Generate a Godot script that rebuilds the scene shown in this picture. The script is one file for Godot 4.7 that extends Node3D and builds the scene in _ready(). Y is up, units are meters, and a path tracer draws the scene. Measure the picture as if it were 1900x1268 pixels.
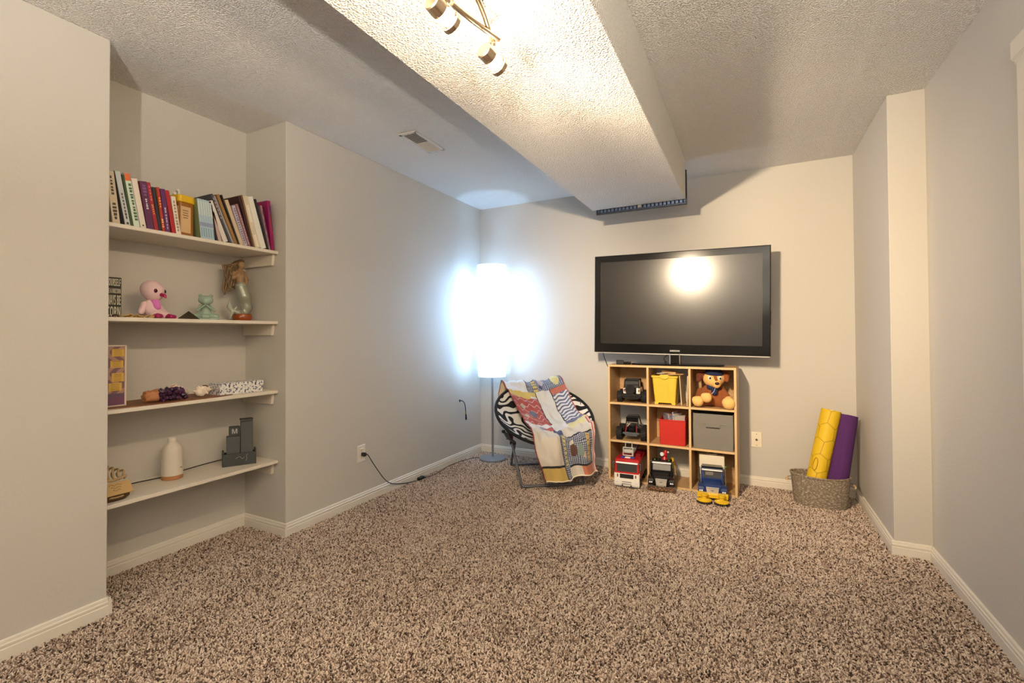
extends Node3D
# A basement play room: niche with shelves on the left, bulkhead with spotlights, television over a cube organiser.
# Units are metres. The back wall lies in z = 0, the long left wall in x = 0, the carpet in y = 0.

const H := 2.41          # ceiling height
const BASE := 0.072      # baseboard height
const SHELF_Y := [1.652, 1.240, 0.836, 0.428]
var M := {}              # materials by name
var taken := {}
var rng := RandomNumberGenerator.new()


# ---------------------------------------------------------------- mesh building
class Shape:
	var v := PackedVector3Array()
	var n := PackedVector3Array()
	var uv := PackedVector2Array()
	var ix := PackedInt32Array()
	var t := Transform3D()

	func put(p: Vector3, q: Vector3, u := Vector2.ZERO) -> int:
		v.append(t * p)
		n.append((t.basis * q).normalized())
		uv.append(u)
		return v.size() - 1

	# a polygon given counter-clockwise as seen from outside, drawn flat
	func face(p: Array, u: Array = []) -> void:
		var q: Vector3 = (p[1] - p[0]).cross(p[2] - p[0])
		if q.length_squared() < 1e-16 and p.size() > 3:
			q = (p[2] - p[0]).cross(p[3] - p[0])
		if q.length_squared() < 1e-18:
			return
		q = q.normalized()
		var at := v.size()
		for i in p.size():
			put(p[i], q, u[i] if u.size() else Vector2.ZERO)
		for i in range(1, p.size() - 1):
			ix.append_array([at, at + i + 1, at + i])

	# box with chamfered edges
	func box(c: Vector3, s: Vector3, b := 0.002) -> Shape:
		var h := s / 2
		b = minf(b, minf(h.x, minf(h.y, h.z)) * 0.9)
		if b <= 0.0:
			for a in 3:
				for sg in [-1.0, 1.0]:
					_side(c, h, h, a, sg)
			return self
		var i := h - Vector3.ONE * b
		for a in 3:
			for sg in [-1.0, 1.0]:
				_side(c, i, h, a, sg)
		for a in 3:   # edges along axis a
			var d := (a + 1) % 3
			var e := (a + 2) % 3
			for s1 in [-1.0, 1.0]:
				for s2 in [-1.0, 1.0]:
					var p := []
					for k in [[-1.0, 0], [1.0, 0], [1.0, 1], [-1.0, 1]]:
						var q := Vector3.ZERO
						q[a] = k[0] * i[a]
						q[d] = s1 * (h[d] if k[1] == 0 else i[d])
						q[e] = s2 * (i[e] if k[1] == 0 else h[e])
						p.append(c + q)
					_out(p, c)
		for s1 in [-1.0, 1.0]:
			for s2 in [-1.0, 1.0]:
				for s3 in [-1.0, 1.0]:
					var g := Vector3(s1, s2, s3)
					_out([c + Vector3(h.x, i.y, i.z) * g, c + Vector3(i.x, h.y, i.z) * g, c + Vector3(i.x, i.y, h.z) * g], c)
		return self

	func _side(c: Vector3, i: Vector3, h: Vector3, a: int, sg: float) -> void:
		var d := (a + 1) % 3
		var e := (a + 2) % 3
		var p := []
		for k in [[-1.0, -1.0], [1.0, -1.0], [1.0, 1.0], [-1.0, 1.0]]:
			var q := Vector3.ZERO
			q[a] = sg * h[a]
			q[d] = k[0] * i[d]
			q[e] = k[1] * i[e]
			p.append(c + q)
		_out(p, c, [Vector2(0, 1), Vector2(1, 1), Vector2(1, 0), Vector2(0, 0)])

	func _out(p: Array, c: Vector3, u: Array = []) -> void:
		var m: Vector3 = (p[0] + p[2]) / 2
		if (p[1] - p[0]).cross(p[2] - p[0]).dot(m - c) < 0:
			p.reverse()
			u = u.duplicate()
			u.reverse()
		face(p, u)

	# rows of points; smooth; outside is where (next in row) x (next row) points
	func grid(rows: Array, close_u := false, close_v := false, flip := false, uvs: Array = []) -> Shape:
		var nr := rows.size()
		var nc: int = rows[0].size()
		var nn := []
		for r in nr:
			var w := PackedVector3Array()
			w.resize(nc)
			nn.append(w)
		var er := nr if close_v else nr - 1
		var ec := nc if close_u else nc - 1
		for r in er:
			for c in ec:
				var r2 := (r + 1) % nr
				var c2 := (c + 1) % nc
				var q: Vector3 = (rows[r][c2] - rows[r2][c]).cross(rows[r2][c2] - rows[r][c])
				nn[r][c] += q
				nn[r][c2] += q
				nn[r2][c] += q
				nn[r2][c2] += q
		var at := v.size()
		var sg := -1.0 if flip else 1.0
		for r in nr:
			for c in nc:
				var q: Vector3 = nn[r][c]
				put(rows[r][c], q * sg if q.length_squared() > 1e-20 else Vector3.UP, uvs[r][c] if uvs.size() else Vector2(float(c) / maxf(1, nc - 1), float(r) / maxf(1, nr - 1)))
		for r in er:
			for c in ec:
				var a := at + r * nc + c
				var b := at + r * nc + (c + 1) % nc
				var d := at + ((r + 1) % nr) * nc + c
				var e := at + ((r + 1) % nr) * nc + (c + 1) % nc
				if flip:
					ix.append_array([a, b, e, a, e, d])
				else:
					ix.append_array([a, e, b, a, d, e])
		return self

	# turned about the y axis through c; prof is (radius, height) from bottom to top; bends over 35 degrees stay sharp
	func lathe(c: Vector3, prof: Array, seg := 24, sx := 1.0, sz := 1.0) -> Shape:
		var run := [prof[0]]
		for i in range(1, prof.size()):
			run.append(prof[i])
			var stop := i == prof.size() - 1
			if not stop:
				var a: Vector2 = (prof[i] - prof[i - 1])
				var b: Vector2 = (prof[i + 1] - prof[i])
				stop = absf(a.angle_to(b)) > 0.6
			if stop:
				var rows := []
				var us := []
				for k in run.size():
					var row := PackedVector3Array()
					var ur := PackedVector2Array()
					for s in seg + 1:
						var w := TAU * s / seg
						row.append(c + Vector3(cos(w) * run[k].x * sx, run[k].y, -sin(w) * run[k].x * sz))
						ur.append(Vector2(float(s) / seg, run[k].y))
					rows.append(row)
					us.append(ur)
				grid(rows, false, false, false, us)
				run = [prof[i]]
		return self

	func tube(path: Array, r, seg := 8, closed := false, caps := true) -> Shape:
		var rows := []
		var m := path.size()
		var up := Vector3.ZERO
		for i in m:
			var a: Vector3 = path[(i - 1 + m) % m] if closed or i > 0 else path[i]
			var b: Vector3 = path[(i + 1) % m] if closed or i < m - 1 else path[i]
			var d := (b - a).normalized()
			if up == Vector3.ZERO:
				up = d.cross(Vector3(0.31, 0.87, 0.38)).normalized()
				if up.length() < 0.5:
					up = d.cross(Vector3.RIGHT).normalized()
			up = (up - d * up.dot(d)).normalized()
			var side := d.cross(up)
			var row := PackedVector3Array()
			var rad: float = r[i] if r is Array else r
			for s in seg:
				var w := TAU * s / seg
				row.append(path[i] + (up * cos(w) + side * sin(w)) * rad)
			rows.append(row)
		grid(rows, true, closed)
		if caps and not closed:
			var p := Array(rows[0])
			var q := Array(rows[m - 1])
			p.reverse()
			face(p)
			face(q)
		return self

	func cyl(a: Vector3, b: Vector3, r0: float, r1 := -1.0, seg := 16) -> Shape:
		return tube([a, b], [r0, r0 if r1 < 0 else r1], seg)

	func ball(c: Vector3, r: Vector3, seg := 16, rings := 10) -> Shape:
		var rows := []
		for i in rings + 1:
			var a := PI * i / rings - PI / 2
			var row := PackedVector3Array()
			for s in seg:
				var w := TAU * s / seg
				row.append(c + Vector3(cos(a) * cos(w) * r.x, sin(a) * r.y, -cos(a) * sin(w) * r.z))
			rows.append(row)
		return grid(rows, true)

	func ring(c: Vector3, axis: Vector3, r: float, tr: float, seg := 24, ts := 8) -> Shape:
		var d := axis.normalized()
		var a := d.cross(Vector3(0.3, 0.9, 0.2)).normalized()
		var b := d.cross(a)
		var path := []
		for i in seg:
			var w := TAU * i / seg
			path.append(c + (a * cos(w) + b * sin(w)) * r)
		return tube(path, tr, ts, true)

	# polygon (x, y) pushed from z0 to z1, with a small chamfer
	func ext(poly: PackedVector2Array, z0: float, z1: float, b := 0.0) -> Shape:
		if Geometry2D.is_polygon_clockwise(poly):
			poly = poly.duplicate()
			poly.reverse()
		var inner := poly
		if b > 0.0:
			var off := Geometry2D.offset_polygon(poly, -b, Geometry2D.JOIN_MITER)
			if off.size() == 1 and off[0].size() == poly.size():
				inner = off[0]
				if Geometry2D.is_polygon_clockwise(inner):
					inner.reverse()
				var best := 0
				for k in inner.size():
					if inner[k].distance_squared_to(poly[0]) < inner[best].distance_squared_to(poly[0]):
						best = k
				var turned := PackedVector2Array()
				for k in inner.size():
					turned.append(inner[(best + k) % inner.size()])
				inner = turned
			else:
				b = 0.0
		var tr := Geometry2D.triangulate_polygon(inner)
		for k in range(0, tr.size(), 3):
			var a := inner[tr[k]]
			var c := inner[tr[k + 1]]
			var d := inner[tr[k + 2]]
			if (c - a).cross(d - a) < 0:
				var e := c
				c = d
				d = e
			face([Vector3(a.x, a.y, z1), Vector3(c.x, c.y, z1), Vector3(d.x, d.y, z1)], [a, c, d])
			face([Vector3(a.x, a.y, z0), Vector3(d.x, d.y, z0), Vector3(c.x, c.y, z0)], [a, d, c])
		for k in poly.size():
			var l := (k + 1) % poly.size()
			var p := poly[k]
			var q := poly[l]
			face([Vector3(p.x, p.y, z0 + b), Vector3(q.x, q.y, z0 + b), Vector3(q.x, q.y, z1 - b), Vector3(p.x, p.y, z1 - b)])
			if b > 0.0:
				var pi := inner[k]
				var qi := inner[l]
				face([Vector3(p.x, p.y, z1 - b), Vector3(q.x, q.y, z1 - b), Vector3(qi.x, qi.y, z1), Vector3(pi.x, pi.y, z1)])
				face([Vector3(pi.x, pi.y, z0), Vector3(qi.x, qi.y, z0), Vector3(q.x, q.y, z0 + b), Vector3(p.x, p.y, z0 + b)])
		return self

	# rounded box, smooth
	func pillow(c: Vector3, s: Vector3, r: float, seg := 3) -> Shape:
		var h := s / 2
		r = minf(r, minf(h.x, minf(h.y, h.z)) * 0.98)
		for a in 3:
			var d := (a + 1) % 3
			var e := (a + 2) % 3
			for sg in [-1.0, 1.0]:
				var cd := []
				var ce := []
				for k in seg + 1:
					var w := tan(PI / 4 * (1.0 - float(k) / seg)) * r
					cd.append(-h[d] + r - w)
					ce.append(-h[e] + r - w)
				for k in seg + 1:
					var w := tan(PI / 4 * float(k) / seg) * r
					cd.append(h[d] - r + w)
					ce.append(h[e] - r + w)
				var at := v.size()
				for y in ce:
					for x in cd:
						var p := Vector3.ZERO
						p[a] = sg * h[a]
						p[d] = x
						p[e] = y
						var i := p.clamp(-h + Vector3.ONE * r, h - Vector3.ONE * r)
						var q := (p - i).normalized()
						put(c + i + q * r, q, Vector2((x / h[d] + 1) / 2, (1 - y / h[e]) / 2))
				var w := cd.size()
				for y in ce.size() - 1:
					for x in w - 1:
						var o := at + y * w + x
						if sg > 0:
							ix.append_array([o, o + w + 1, o + 1, o, o + w, o + w + 1])
						else:
							ix.append_array([o, o + 1, o + w + 1, o, o + w + 1, o + w])
		return self

	# one smooth skin round bones [from, to, radius, radius]; surface nets
	func blob(bones: Array, k := 0.02, cell := 0.006) -> Shape:
		var lo := Vector3.INF
		var hi := -Vector3.INF
		for b in bones:
			var m: float = maxf(b[2], b[3]) + 3 * cell
			lo = lo.min(b[0].min(b[1]) - Vector3.ONE * m)
			hi = hi.max(b[0].max(b[1]) + Vector3.ONE * m)
		var s := Vector3i(((hi - lo) / cell).ceil()) + Vector3i.ONE
		var f := PackedFloat32Array()
		f.resize(s.x * s.y * s.z)
		f.fill(9.0)
		for b in bones:
			var m: float = maxf(b[2], b[3]) + k + 2 * cell
			var p0 := Vector3i(((b[0].min(b[1]) - Vector3.ONE * m - lo) / cell).floor()).clamp(Vector3i.ZERO, s - Vector3i.ONE)
			var p1 := Vector3i(((b[0].max(b[1]) + Vector3.ONE * m - lo) / cell).ceil()).clamp(Vector3i.ZERO, s - Vector3i.ONE)
			var a: Vector3 = b[0]
			var ab: Vector3 = b[1] - b[0]
			var l2 := maxf(ab.length_squared(), 1e-9)
			for z in range(p0.z, p1.z + 1):
				for y in range(p0.y, p1.y + 1):
					for x in range(p0.x, p1.x + 1):
						var p := lo + Vector3(x, y, z) * cell
						var w := clampf((p - a).dot(ab) / l2, 0, 1)
						var d: float = (p - a - ab * w).length() - lerpf(b[2], b[3], w)
						var o := x + s.x * (y + s.y * z)
						var g := f[o]
						var h := maxf(k - absf(d - g), 0.0) / k
						f[o] = minf(d, g) - h * h * k * 0.25
		var id := {}
		var sy := s.x
		var sz := s.x * s.y
		var first := v.size()
		var acc := PackedVector3Array()
		for z in s.z - 1:
			for y in s.y - 1:
				for x in s.x - 1:
					var o := x + sy * y + sz * z
					var neg := 0
					for c in 8:
						if f[o + (c & 1) + sy * ((c >> 1) & 1) + sz * (c >> 2)] < 0:
							neg += 1
					if neg == 0 or neg == 8:
						continue
					var sum := Vector3.ZERO
					var cnt := 0
					for c in 8:
						var fc := f[o + (c & 1) + sy * ((c >> 1) & 1) + sz * (c >> 2)]
						for ax in 3:
							if c & (1 << ax):
								continue
							var e := c | (1 << ax)
							var fe := f[o + (e & 1) + sy * ((e >> 1) & 1) + sz * (e >> 2)]
							if (fc < 0) != (fe < 0):
								var pc := Vector3(c & 1, (c >> 1) & 1, c >> 2)
								pc[ax] += fc / (fc - fe)
								sum += pc
								cnt += 1
					id[o] = put(lo + (Vector3(x, y, z) + sum / cnt) * cell, Vector3.UP)
					acc.append(Vector3.ZERO)
		for o in id:
			for ax in 3:
				var st: int = [1, sy, sz][ax]
				var u: int = [sy, sz, 1][ax]
				var w: int = [sz, 1, sy][ax]
				if not (id.has(o - u) and id.has(o - w) and id.has(o - u - w)) or o + st >= f.size():
					continue
				var f0 := f[o]
				var f1 := f[o + st]
				if (f0 < 0) == (f1 < 0):
					continue
				var q := [id[o - u - w], id[o - w], id[o], id[o - u]]
				if f0 >= 0:
					q.reverse()
				var cr := (v[q[2]] - v[q[0]]).cross(v[q[3]] - v[q[1]])
				for j in q:
					acc[j - first] += cr
				ix.append_array([q[0], q[2], q[1], q[0], q[3], q[2]])
		for j in acc.size():
			n[first + j] = acc[j].normalized()
		return self

	func mesh() -> ArrayMesh:
		var a := []
		a.resize(Mesh.ARRAY_MAX)
		a[Mesh.ARRAY_VERTEX] = v
		a[Mesh.ARRAY_NORMAL] = n
		a[Mesh.ARRAY_TEX_UV] = uv
		a[Mesh.ARRAY_INDEX] = ix
		var m := ArrayMesh.new()
		m.add_surface_from_arrays(Mesh.PRIMITIVE_TRIANGLES, a)
		return m


# ---------------------------------------------------------------- naming and tagging
func numbered(called: String) -> String:
	var k: int = taken.get(called, 0)
	taken[called] = k + 1
	return called if k == 0 else "%s_%03d" % [called, k]


func thing(called: String, label: String, category: String, at := Vector3.ZERO, turn := 0.0, group := "") -> Node3D:
	var o := Node3D.new()
	o.name = numbered(called)
	add_child(o)
	o.position = at
	o.rotation.y = turn
	o.set_meta("label", label)
	o.set_meta("category", category)
	if group:
		o.set_meta("group", group)
	return o


func part(called: String, s: Shape, m: String, parent: Node, label := "") -> MeshInstance3D:
	var o := MeshInstance3D.new()
	o.mesh = s.mesh()
	o.material_override = M[m]
	var k := 0
	for c in parent.get_children():
		var nm := str(c.name)
		if nm == called or (nm.begins_with(called + "_") and nm.length() == called.length() + 4 and nm.right(3).is_valid_int()):
			k += 1
	o.name = called if k == 0 else "%s_%03d" % [called, k]
	parent.add_child(o, true)
	if label:
		o.set_meta("label", label)
	return o


func struct(called: String, s: Shape, m: String, label := "", category := "") -> MeshInstance3D:
	var o := part(called, s, m, self)
	o.set_meta("kind", "structure")
	if label:
		o.set_meta("label", label)
		o.set_meta("category", category)
	return o


func text(called: String, words: String, height: float, depth: float, at: Transform3D, m: String, parent: Node, wide := 0.0) -> MeshInstance3D:
	var tm := TextMesh.new()
	var font := SystemFont.new()
	font.font_names = PackedStringArray(["Droid Sans"])
	font.font_weight = 700
	tm.font = font
	tm.text = words
	tm.font_size = 64
	tm.pixel_size = 0.01
	tm.depth = 0.05
	var box := tm.get_aabb()
	var sy := height / maxf(box.size.y, 0.001)
	var sx := wide / maxf(box.size.x, 0.001) if wide > 0.0 else sy
	var src := tm.get_mesh_arrays()
	var a := []
	a.resize(Mesh.ARRAY_MAX)
	var vv := PackedVector3Array()
	var c := box.get_center()
	for p in src[Mesh.ARRAY_VERTEX]:
		vv.append(at * Vector3((p.x - c.x) * sx, (p.y - c.y) * sy, (p.z - c.z) * depth / 0.05))
	var nn := PackedVector3Array()
	for p in src[Mesh.ARRAY_NORMAL]:
		nn.append((at.basis * p).normalized())
	a[Mesh.ARRAY_VERTEX] = vv
	a[Mesh.ARRAY_NORMAL] = nn
	if src[Mesh.ARRAY_INDEX] != null:
		a[Mesh.ARRAY_INDEX] = src[Mesh.ARRAY_INDEX]
	var me := ArrayMesh.new()
	me.add_surface_from_arrays(Mesh.PRIMITIVE_TRIANGLES, a)
	var o := MeshInstance3D.new()
	o.mesh = me
	o.material_override = M[m]
	o.name = called
	parent.add_child(o, true)
	return o


func S() -> Shape:
	return Shape.new()


func V(x: float, y: float, z: float) -> Vector3:
	return Vector3(x, y, z)


func curve(pts: Array, n := 8) -> Array:
	var out := []
	for i in pts.size() - 1:
		var a: Vector3 = pts[maxi(i - 1, 0)]
		var b: Vector3 = pts[i]
		var c: Vector3 = pts[i + 1]
		var d: Vector3 = pts[mini(i + 2, pts.size() - 1)]
		for k in n:
			out.append(b.cubic_interpolate(c, a, d, float(k) / n))
	out.append(pts[-1])
	return out


# ---------------------------------------------------------------- materials
func plain(called: String, c: Color, rough := 0.6, metal := 0.0) -> StandardMaterial3D:
	var m := StandardMaterial3D.new()
	m.resource_name = called
	m.albedo_color = c
	m.roughness = rough
	m.metallic = metal
	M[called] = m
	return m


func c8(r: int, g: int, b: int) -> Color:
	return Color8(r, g, b)


func noise_tex(size: int, freq: float, type := FastNoiseLite.TYPE_SIMPLEX_SMOOTH, octaves := 3, colors: Array = [], sd := 1, warp := 0.0) -> NoiseTexture2D:
	var f := FastNoiseLite.new()
	f.seed = sd
	f.noise_type = type
	f.frequency = freq
	f.fractal_octaves = octaves
	f.fractal_type = FastNoiseLite.FRACTAL_FBM if octaves > 1 else FastNoiseLite.FRACTAL_NONE
	if warp > 0.0:
		f.domain_warp_enabled = true
		f.domain_warp_amplitude = warp
		f.domain_warp_frequency = freq
	var t := NoiseTexture2D.new()
	t.width = size
	t.height = size
	t.seamless = true
	t.noise = f
	if colors.size():
		var g := Gradient.new()
		g.offsets = PackedFloat32Array(colors.map(func(x): return x[0]))
		g.colors = PackedColorArray(colors.map(func(x): return x[1]))
		t.color_ramp = g
	return t


func tri(m: StandardMaterial3D, scale: Vector3, world := true) -> StandardMaterial3D:
	m.uv1_triplanar = true
	m.uv1_world_triplanar = world
	m.uv1_scale = scale
	m.uv1_triplanar_sharpness = 4.0
	return m


func relief(m: StandardMaterial3D, t: Texture2D, cm: float) -> void:
	m.heightmap_enabled = true
	m.heightmap_texture = t
	m.heightmap_scale = cm


func picture(w: int, h: int, paint: Callable) -> ImageTexture:
	var im := Image.create(w, h, false, Image.FORMAT_RGB8)
	for y in h:
		for x in w:
			im.set_pixel(x, y, paint.call(x / float(w), y / float(h)))
	return ImageTexture.create_from_image(im)


func materials() -> void:
	# painted walls with a faint roller texture
	var orange := noise_tex(512, 0.05, FastNoiseLite.TYPE_SIMPLEX_SMOOTH, 3, [], 7)
	var wall := tri(plain("wall_paint", c8(202, 197, 188), 0.62), Vector3.ONE * 2.0)
	relief(wall, orange, 0.035)
	var pop := noise_tex(1024, 0.075, FastNoiseLite.TYPE_SIMPLEX_SMOOTH, 3, [[0.0, Color.BLACK], [0.42, Color(0.12, 0.12, 0.12)], [0.75, Color.WHITE], [1.0, Color.WHITE]], 11, 2.5)
	var ceil := tri(plain("ceiling_stucco", c8(243, 239, 232), 0.9), Vector3.ONE * 1.25)
	relief(ceil, pop, 0.7)
	plain("trim_white", c8(228, 221, 208), 0.4)
	plain("shelf_white", c8(222, 213, 197), 0.45)
	# carpet: two-tone frieze, dark brown and light tan yarn
	var ramp := [[0.0, c8(58, 40, 32)], [0.36, c8(84, 60, 47)], [0.47, c8(140, 111, 92)], [0.58, c8(186, 158, 135)], [0.75, c8(214, 189, 166)], [1.0, c8(226, 204, 182)]]
	var yarn := noise_tex(2048, 0.13, FastNoiseLite.TYPE_SIMPLEX_SMOOTH, 2, ramp, 3, 5.0)
	var yarn_h := noise_tex(2048, 0.13, FastNoiseLite.TYPE_SIMPLEX_SMOOTH, 2, [], 3, 5.0)
	var carpet := plain("carpet", Color.WHITE, 1.0)
	carpet.albedo_texture = yarn
	tri(carpet, Vector3.ONE * 0.55)
	relief(carpet, yarn_h, 1.3)
	carpet.detail_enabled = true
	carpet.detail_albedo = noise_tex(512, 0.012, FastNoiseLite.TYPE_SIMPLEX_SMOOTH, 4, [[0.0, c8(196, 190, 186)], [0.5, c8(232, 228, 225)], [1.0, Color.WHITE]], 21, 25.0)
	carpet.detail_blend_mode = BaseMaterial3D.BLEND_MODE_MUL
	carpet.detail_uv_layer = BaseMaterial3D.DETAIL_UV_2
	carpet.uv2_triplanar = true
	carpet.uv2_world_triplanar = true
	carpet.uv2_scale = Vector3.ONE * 0.4
	plain("tuft", Color.WHITE, 1.0).vertex_color_use_as_albedo = true
	# wood
	var beech := plain("beech", Color.WHITE, 0.45)
	beech.albedo_texture = noise_tex(512, 0.012, FastNoiseLite.TYPE_SIMPLEX_SMOOTH, 4, [[0.0, c8(186, 146, 100)], [0.5, c8(199, 160, 113)], [1.0, c8(208, 172, 126)]], 5)
	tri(beech, V(1.2, 9.0, 1.2), false)
	plain("beech_edge", c8(220, 186, 138), 0.4)
	var walnut := plain("runner_wood", Color.WHITE, 0.55)
	walnut.albedo_texture = noise_tex(512, 0.02, FastNoiseLite.TYPE_SIMPLEX_SMOOTH, 4, [[0.0, c8(88, 52, 32)], [0.5, c8(128, 80, 50)], [1.0, c8(156, 104, 68)]], 6)
	tri(walnut, V(8.0, 8.0, 1.5), false)
	plain("light_wood", c8(176, 122, 80), 0.5)
	# metals and plastics
	plain("nickel", c8(196, 178, 156), 0.22, 1.0)
	plain("grey_metal", c8(118, 122, 128), 0.42, 0.7)
	plain("lamp_grey", c8(150, 154, 160), 0.4, 0.5)
	plain("duct_metal", c8(52, 60, 76), 0.4, 0.8)
	plain("duct_blue", c8(84, 100, 134), 0.35, 0.6)
	plain("slot_yellow", c8(168, 130, 16), 0.7)
	plain("vent_white", c8(214, 210, 204), 0.45)
	plain("dark_gap", c8(22, 22, 24), 0.8)
	plain("black_gloss", c8(10, 10, 11), 0.12)
	plain("black_matte", c8(22, 22, 23), 0.6)
	plain("black_rubber", c8(26, 25, 26), 0.8)
	plain("charcoal", c8(52, 52, 54), 0.55)
	plain("chrome", c8(214, 208, 200), 0.14, 1.0)
	plain("bright_chrome", c8(232, 228, 222), 0.3, 0.6)
	plain("screw_metal", c8(120, 116, 110), 0.4, 0.8)
	plain("brass", c8(190, 150, 70), 0.35, 0.9)
	plain("logo_silver", c8(214, 214, 214), 0.4)
	var scr := plain("screen_glass", c8(26, 22, 20), 0.45)
	scr.metallic_specular = 0.3
	scr.clearcoat_enabled = true
	scr.clearcoat = 1.0
	scr.clearcoat_roughness = 0.2
	plain("white_plastic", c8(232, 228, 220), 0.4)
	plain("ivory_plastic", c8(236, 226, 204), 0.45)
	plain("bumper_white", c8(236, 234, 228), 0.35)
	plain("red_plastic", c8(176, 28, 34), 0.3)
	plain("red_dark", c8(124, 20, 26), 0.35)
	plain("yellow_plastic", c8(226, 184, 36), 0.4)
	plain("bin_yellow", c8(226, 194, 66), 0.42)
	plain("navy_plastic", c8(24, 50, 104), 0.3)
	plain("truck_black", c8(16, 16, 20), 0.18)
	plain("tinted_glass", c8(60, 62, 64), 0.15)
	plain("silver_glass", c8(150, 148, 146), 0.2, 0.4)
	plain("cream_plastic", c8(232, 222, 202), 0.45)
	plain("grey_plastic", c8(176, 176, 172), 0.45)
	plain("blue_lens", c8(60, 70, 150), 0.2)
	plain("pearl_lens", c8(224, 224, 234), 0.2)
	plain("green_plastic", c8(70, 140, 70), 0.4)
	plain("orange_plastic", c8(228, 120, 40), 0.4)
	# fabrics
	var weave := noise_tex(256, 0.25, FastNoiseLite.TYPE_VALUE, 2, [], 31)
	for f in [["bin_red", c8(194, 46, 38)], ["bin_grey", c8(128, 124, 118)], ["mat_purple", c8(84, 40, 104)], ["plush_brown", c8(146, 82, 40)], ["plush_dark", c8(104, 52, 32)], ["plush_tan", c8(238, 190, 116)], ["plush_pink", c8(226, 194, 194)], ["plush_magenta", c8(214, 120, 190)], ["knit_navy", c8(34, 44, 84)], ["trim_black_cloth", c8(18, 18, 20)]]:
		var m := tri(plain(f[0], f[1], 0.92), Vector3.ONE * 8.0, false)
		relief(m, weave, 0.06)
		if str(f[0]).begins_with("plush"):
			m.rim_enabled = true
			m.rim = 0.5
			m.rim_tint = 0.6
	plain("glitter_pink", c8(170, 30, 92), 0.35, 0.3)
	plain("eye_black", c8(14, 10, 12), 0.1)
	plain("binding_red", c8(132, 48, 44), 0.9)
	plain("eye_purple", c8(90, 20, 60), 0.15)
	plain("eye_white", c8(238, 234, 228), 0.3)
	plain("nose_dark", c8(52, 30, 26), 0.3)
	plain("stitch_white", c8(232, 232, 236), 0.7)
	# paper and card
	for p in [["paper", c8(226, 214, 192)], ["paper_tan", c8(206, 170, 120)], ["paper_white", c8(234, 230, 222)], ["card_beige", c8(226, 206, 174)], ["paper_grey", c8(150, 142, 134)]]:
		plain(p[0], p[1], 0.8)
	# ceramics and stones
	plain("celadon", c8(150, 170, 152), 0.22)
	plain("shell_cream", c8(232, 216, 196), 0.4)
	plain("shell_pinkish", c8(222, 202, 192), 0.45)
	plain("diffuser_white", c8(214, 204, 188), 0.55)
	plain("pot_orange", c8(150, 70, 28), 0.25)
	plain("mermaid_skin", c8(154, 122, 86), 0.45)
	plain("mermaid_hair", c8(98, 74, 48), 0.5)
	plain("mermaid_strand", c8(132, 104, 68), 0.45)
	plain("mermaid_tail", c8(150, 154, 138), 0.3, 0.25)
	plain("fin_pale", c8(172, 178, 162), 0.35, 0.1)
	plain("onyx", c8(56, 48, 34), 0.25)
	plain("amethyst", c8(74, 36, 70), 0.18)
	plain("amethyst_dark", c8(48, 22, 48), 0.18)
	plain("geode_crust", c8(176, 118, 74), 0.6)
	plain("amber_plastic", c8(150, 96, 34), 0.25)
	plain("label_cream", c8(212, 176, 130), 0.7)
	plain("jar_lid", c8(222, 178, 24), 0.4)
	plain("slate_wood", c8(62, 66, 66), 0.7)
	plain("slate_wood_pale", c8(82, 84, 84), 0.7)
	plain("wicker", c8(178, 150, 104), 0.8)
	plain("wicker_dark", c8(86, 60, 36), 0.8)
	plain("ink", c8(62, 46, 36), 0.8)
	plain("sign_dark", c8(58, 54, 44), 0.7)
	plain("sign_letter", c8(206, 200, 178), 0.7)
	plain("coin_straw", c8(190, 156, 100), 0.6)
	plain("frame_cream", c8(214, 196, 180), 0.5)
	# pictures that are print or dye
	var zeb := plain("zebra_cloth", Color.WHITE, 0.9)
	var zn := FastNoiseLite.new()
	zn.seed = 9
	zn.noise_type = FastNoiseLite.TYPE_SIMPLEX_SMOOTH
	zn.frequency = 2.6
	zn.fractal_octaves = 2
	zeb.albedo_texture = picture(512, 512, func(x, y):
		var a: float = absf(x - 0.5)
		var w: float = y * 19.0 + sin(a * 9.0) * 1.6 + zn.get_noise_2d(x * 1.2, y * 1.2) * 3.0 + a * 9.0
		var s: float = sin(w * PI)
		return c8(20, 20, 22) if s > 0.2 else c8(236, 234, 230))
	var quilt := plain("quilt_cloth", Color.WHITE, 0.95)
	quilt.albedo_texture = picture(768, 1024, func(x, y):
		var q := quilt_print(x, y)
		var g := q.get_luminance()
		return q.lerp(Color(g, g, g), 0.2) * Color(0.87, 0.875, 0.89))
	quilt.rim_enabled = true
	quilt.rim = 0.25
	var tub := plain("tub_metal", Color.WHITE, 0.75, 0.1)
	tub.albedo_texture = noise_tex(512, 0.045, FastNoiseLite.TYPE_SIMPLEX_SMOOTH, 5, [[0.0, c8(112, 98, 84)], [0.45, c8(134, 120, 104)], [0.6, c8(148, 134, 117)], [0.72, c8(182, 170, 152)], [1.0, c8(208, 198, 184)]], 41, 8.0)
	tri(tub, V(2.2, 3.6, 2.2), false)
	var mat_y := plain("mat_yellow", Color.WHITE, 0.6)
	mat_y.albedo_texture = picture(512, 1024, mat_print)
	var flor := plain("floral_paper", Color.WHITE, 0.5)
	var fn := FastNoiseLite.new()
	fn.seed = 12
	fn.frequency = 7.0
	fn.fractal_octaves = 3
	flor.albedo_texture = picture(256, 256, func(x, y):
		var k: float = fn.get_noise_2d(x * 1.3, y * 1.3)
		return c8(58, 70, 108) if k > 0.3 else (c8(150, 158, 182) if k > 0.2 else c8(232, 228, 222)))
	tri(flor, Vector3.ONE * 6.5, false)
	var card := plain("print_card", Color.WHITE, 0.4)
	card.albedo_texture = picture(128, 256, card_print)
	var pot := plain("magenta_print", Color.WHITE, 0.5)
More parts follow.
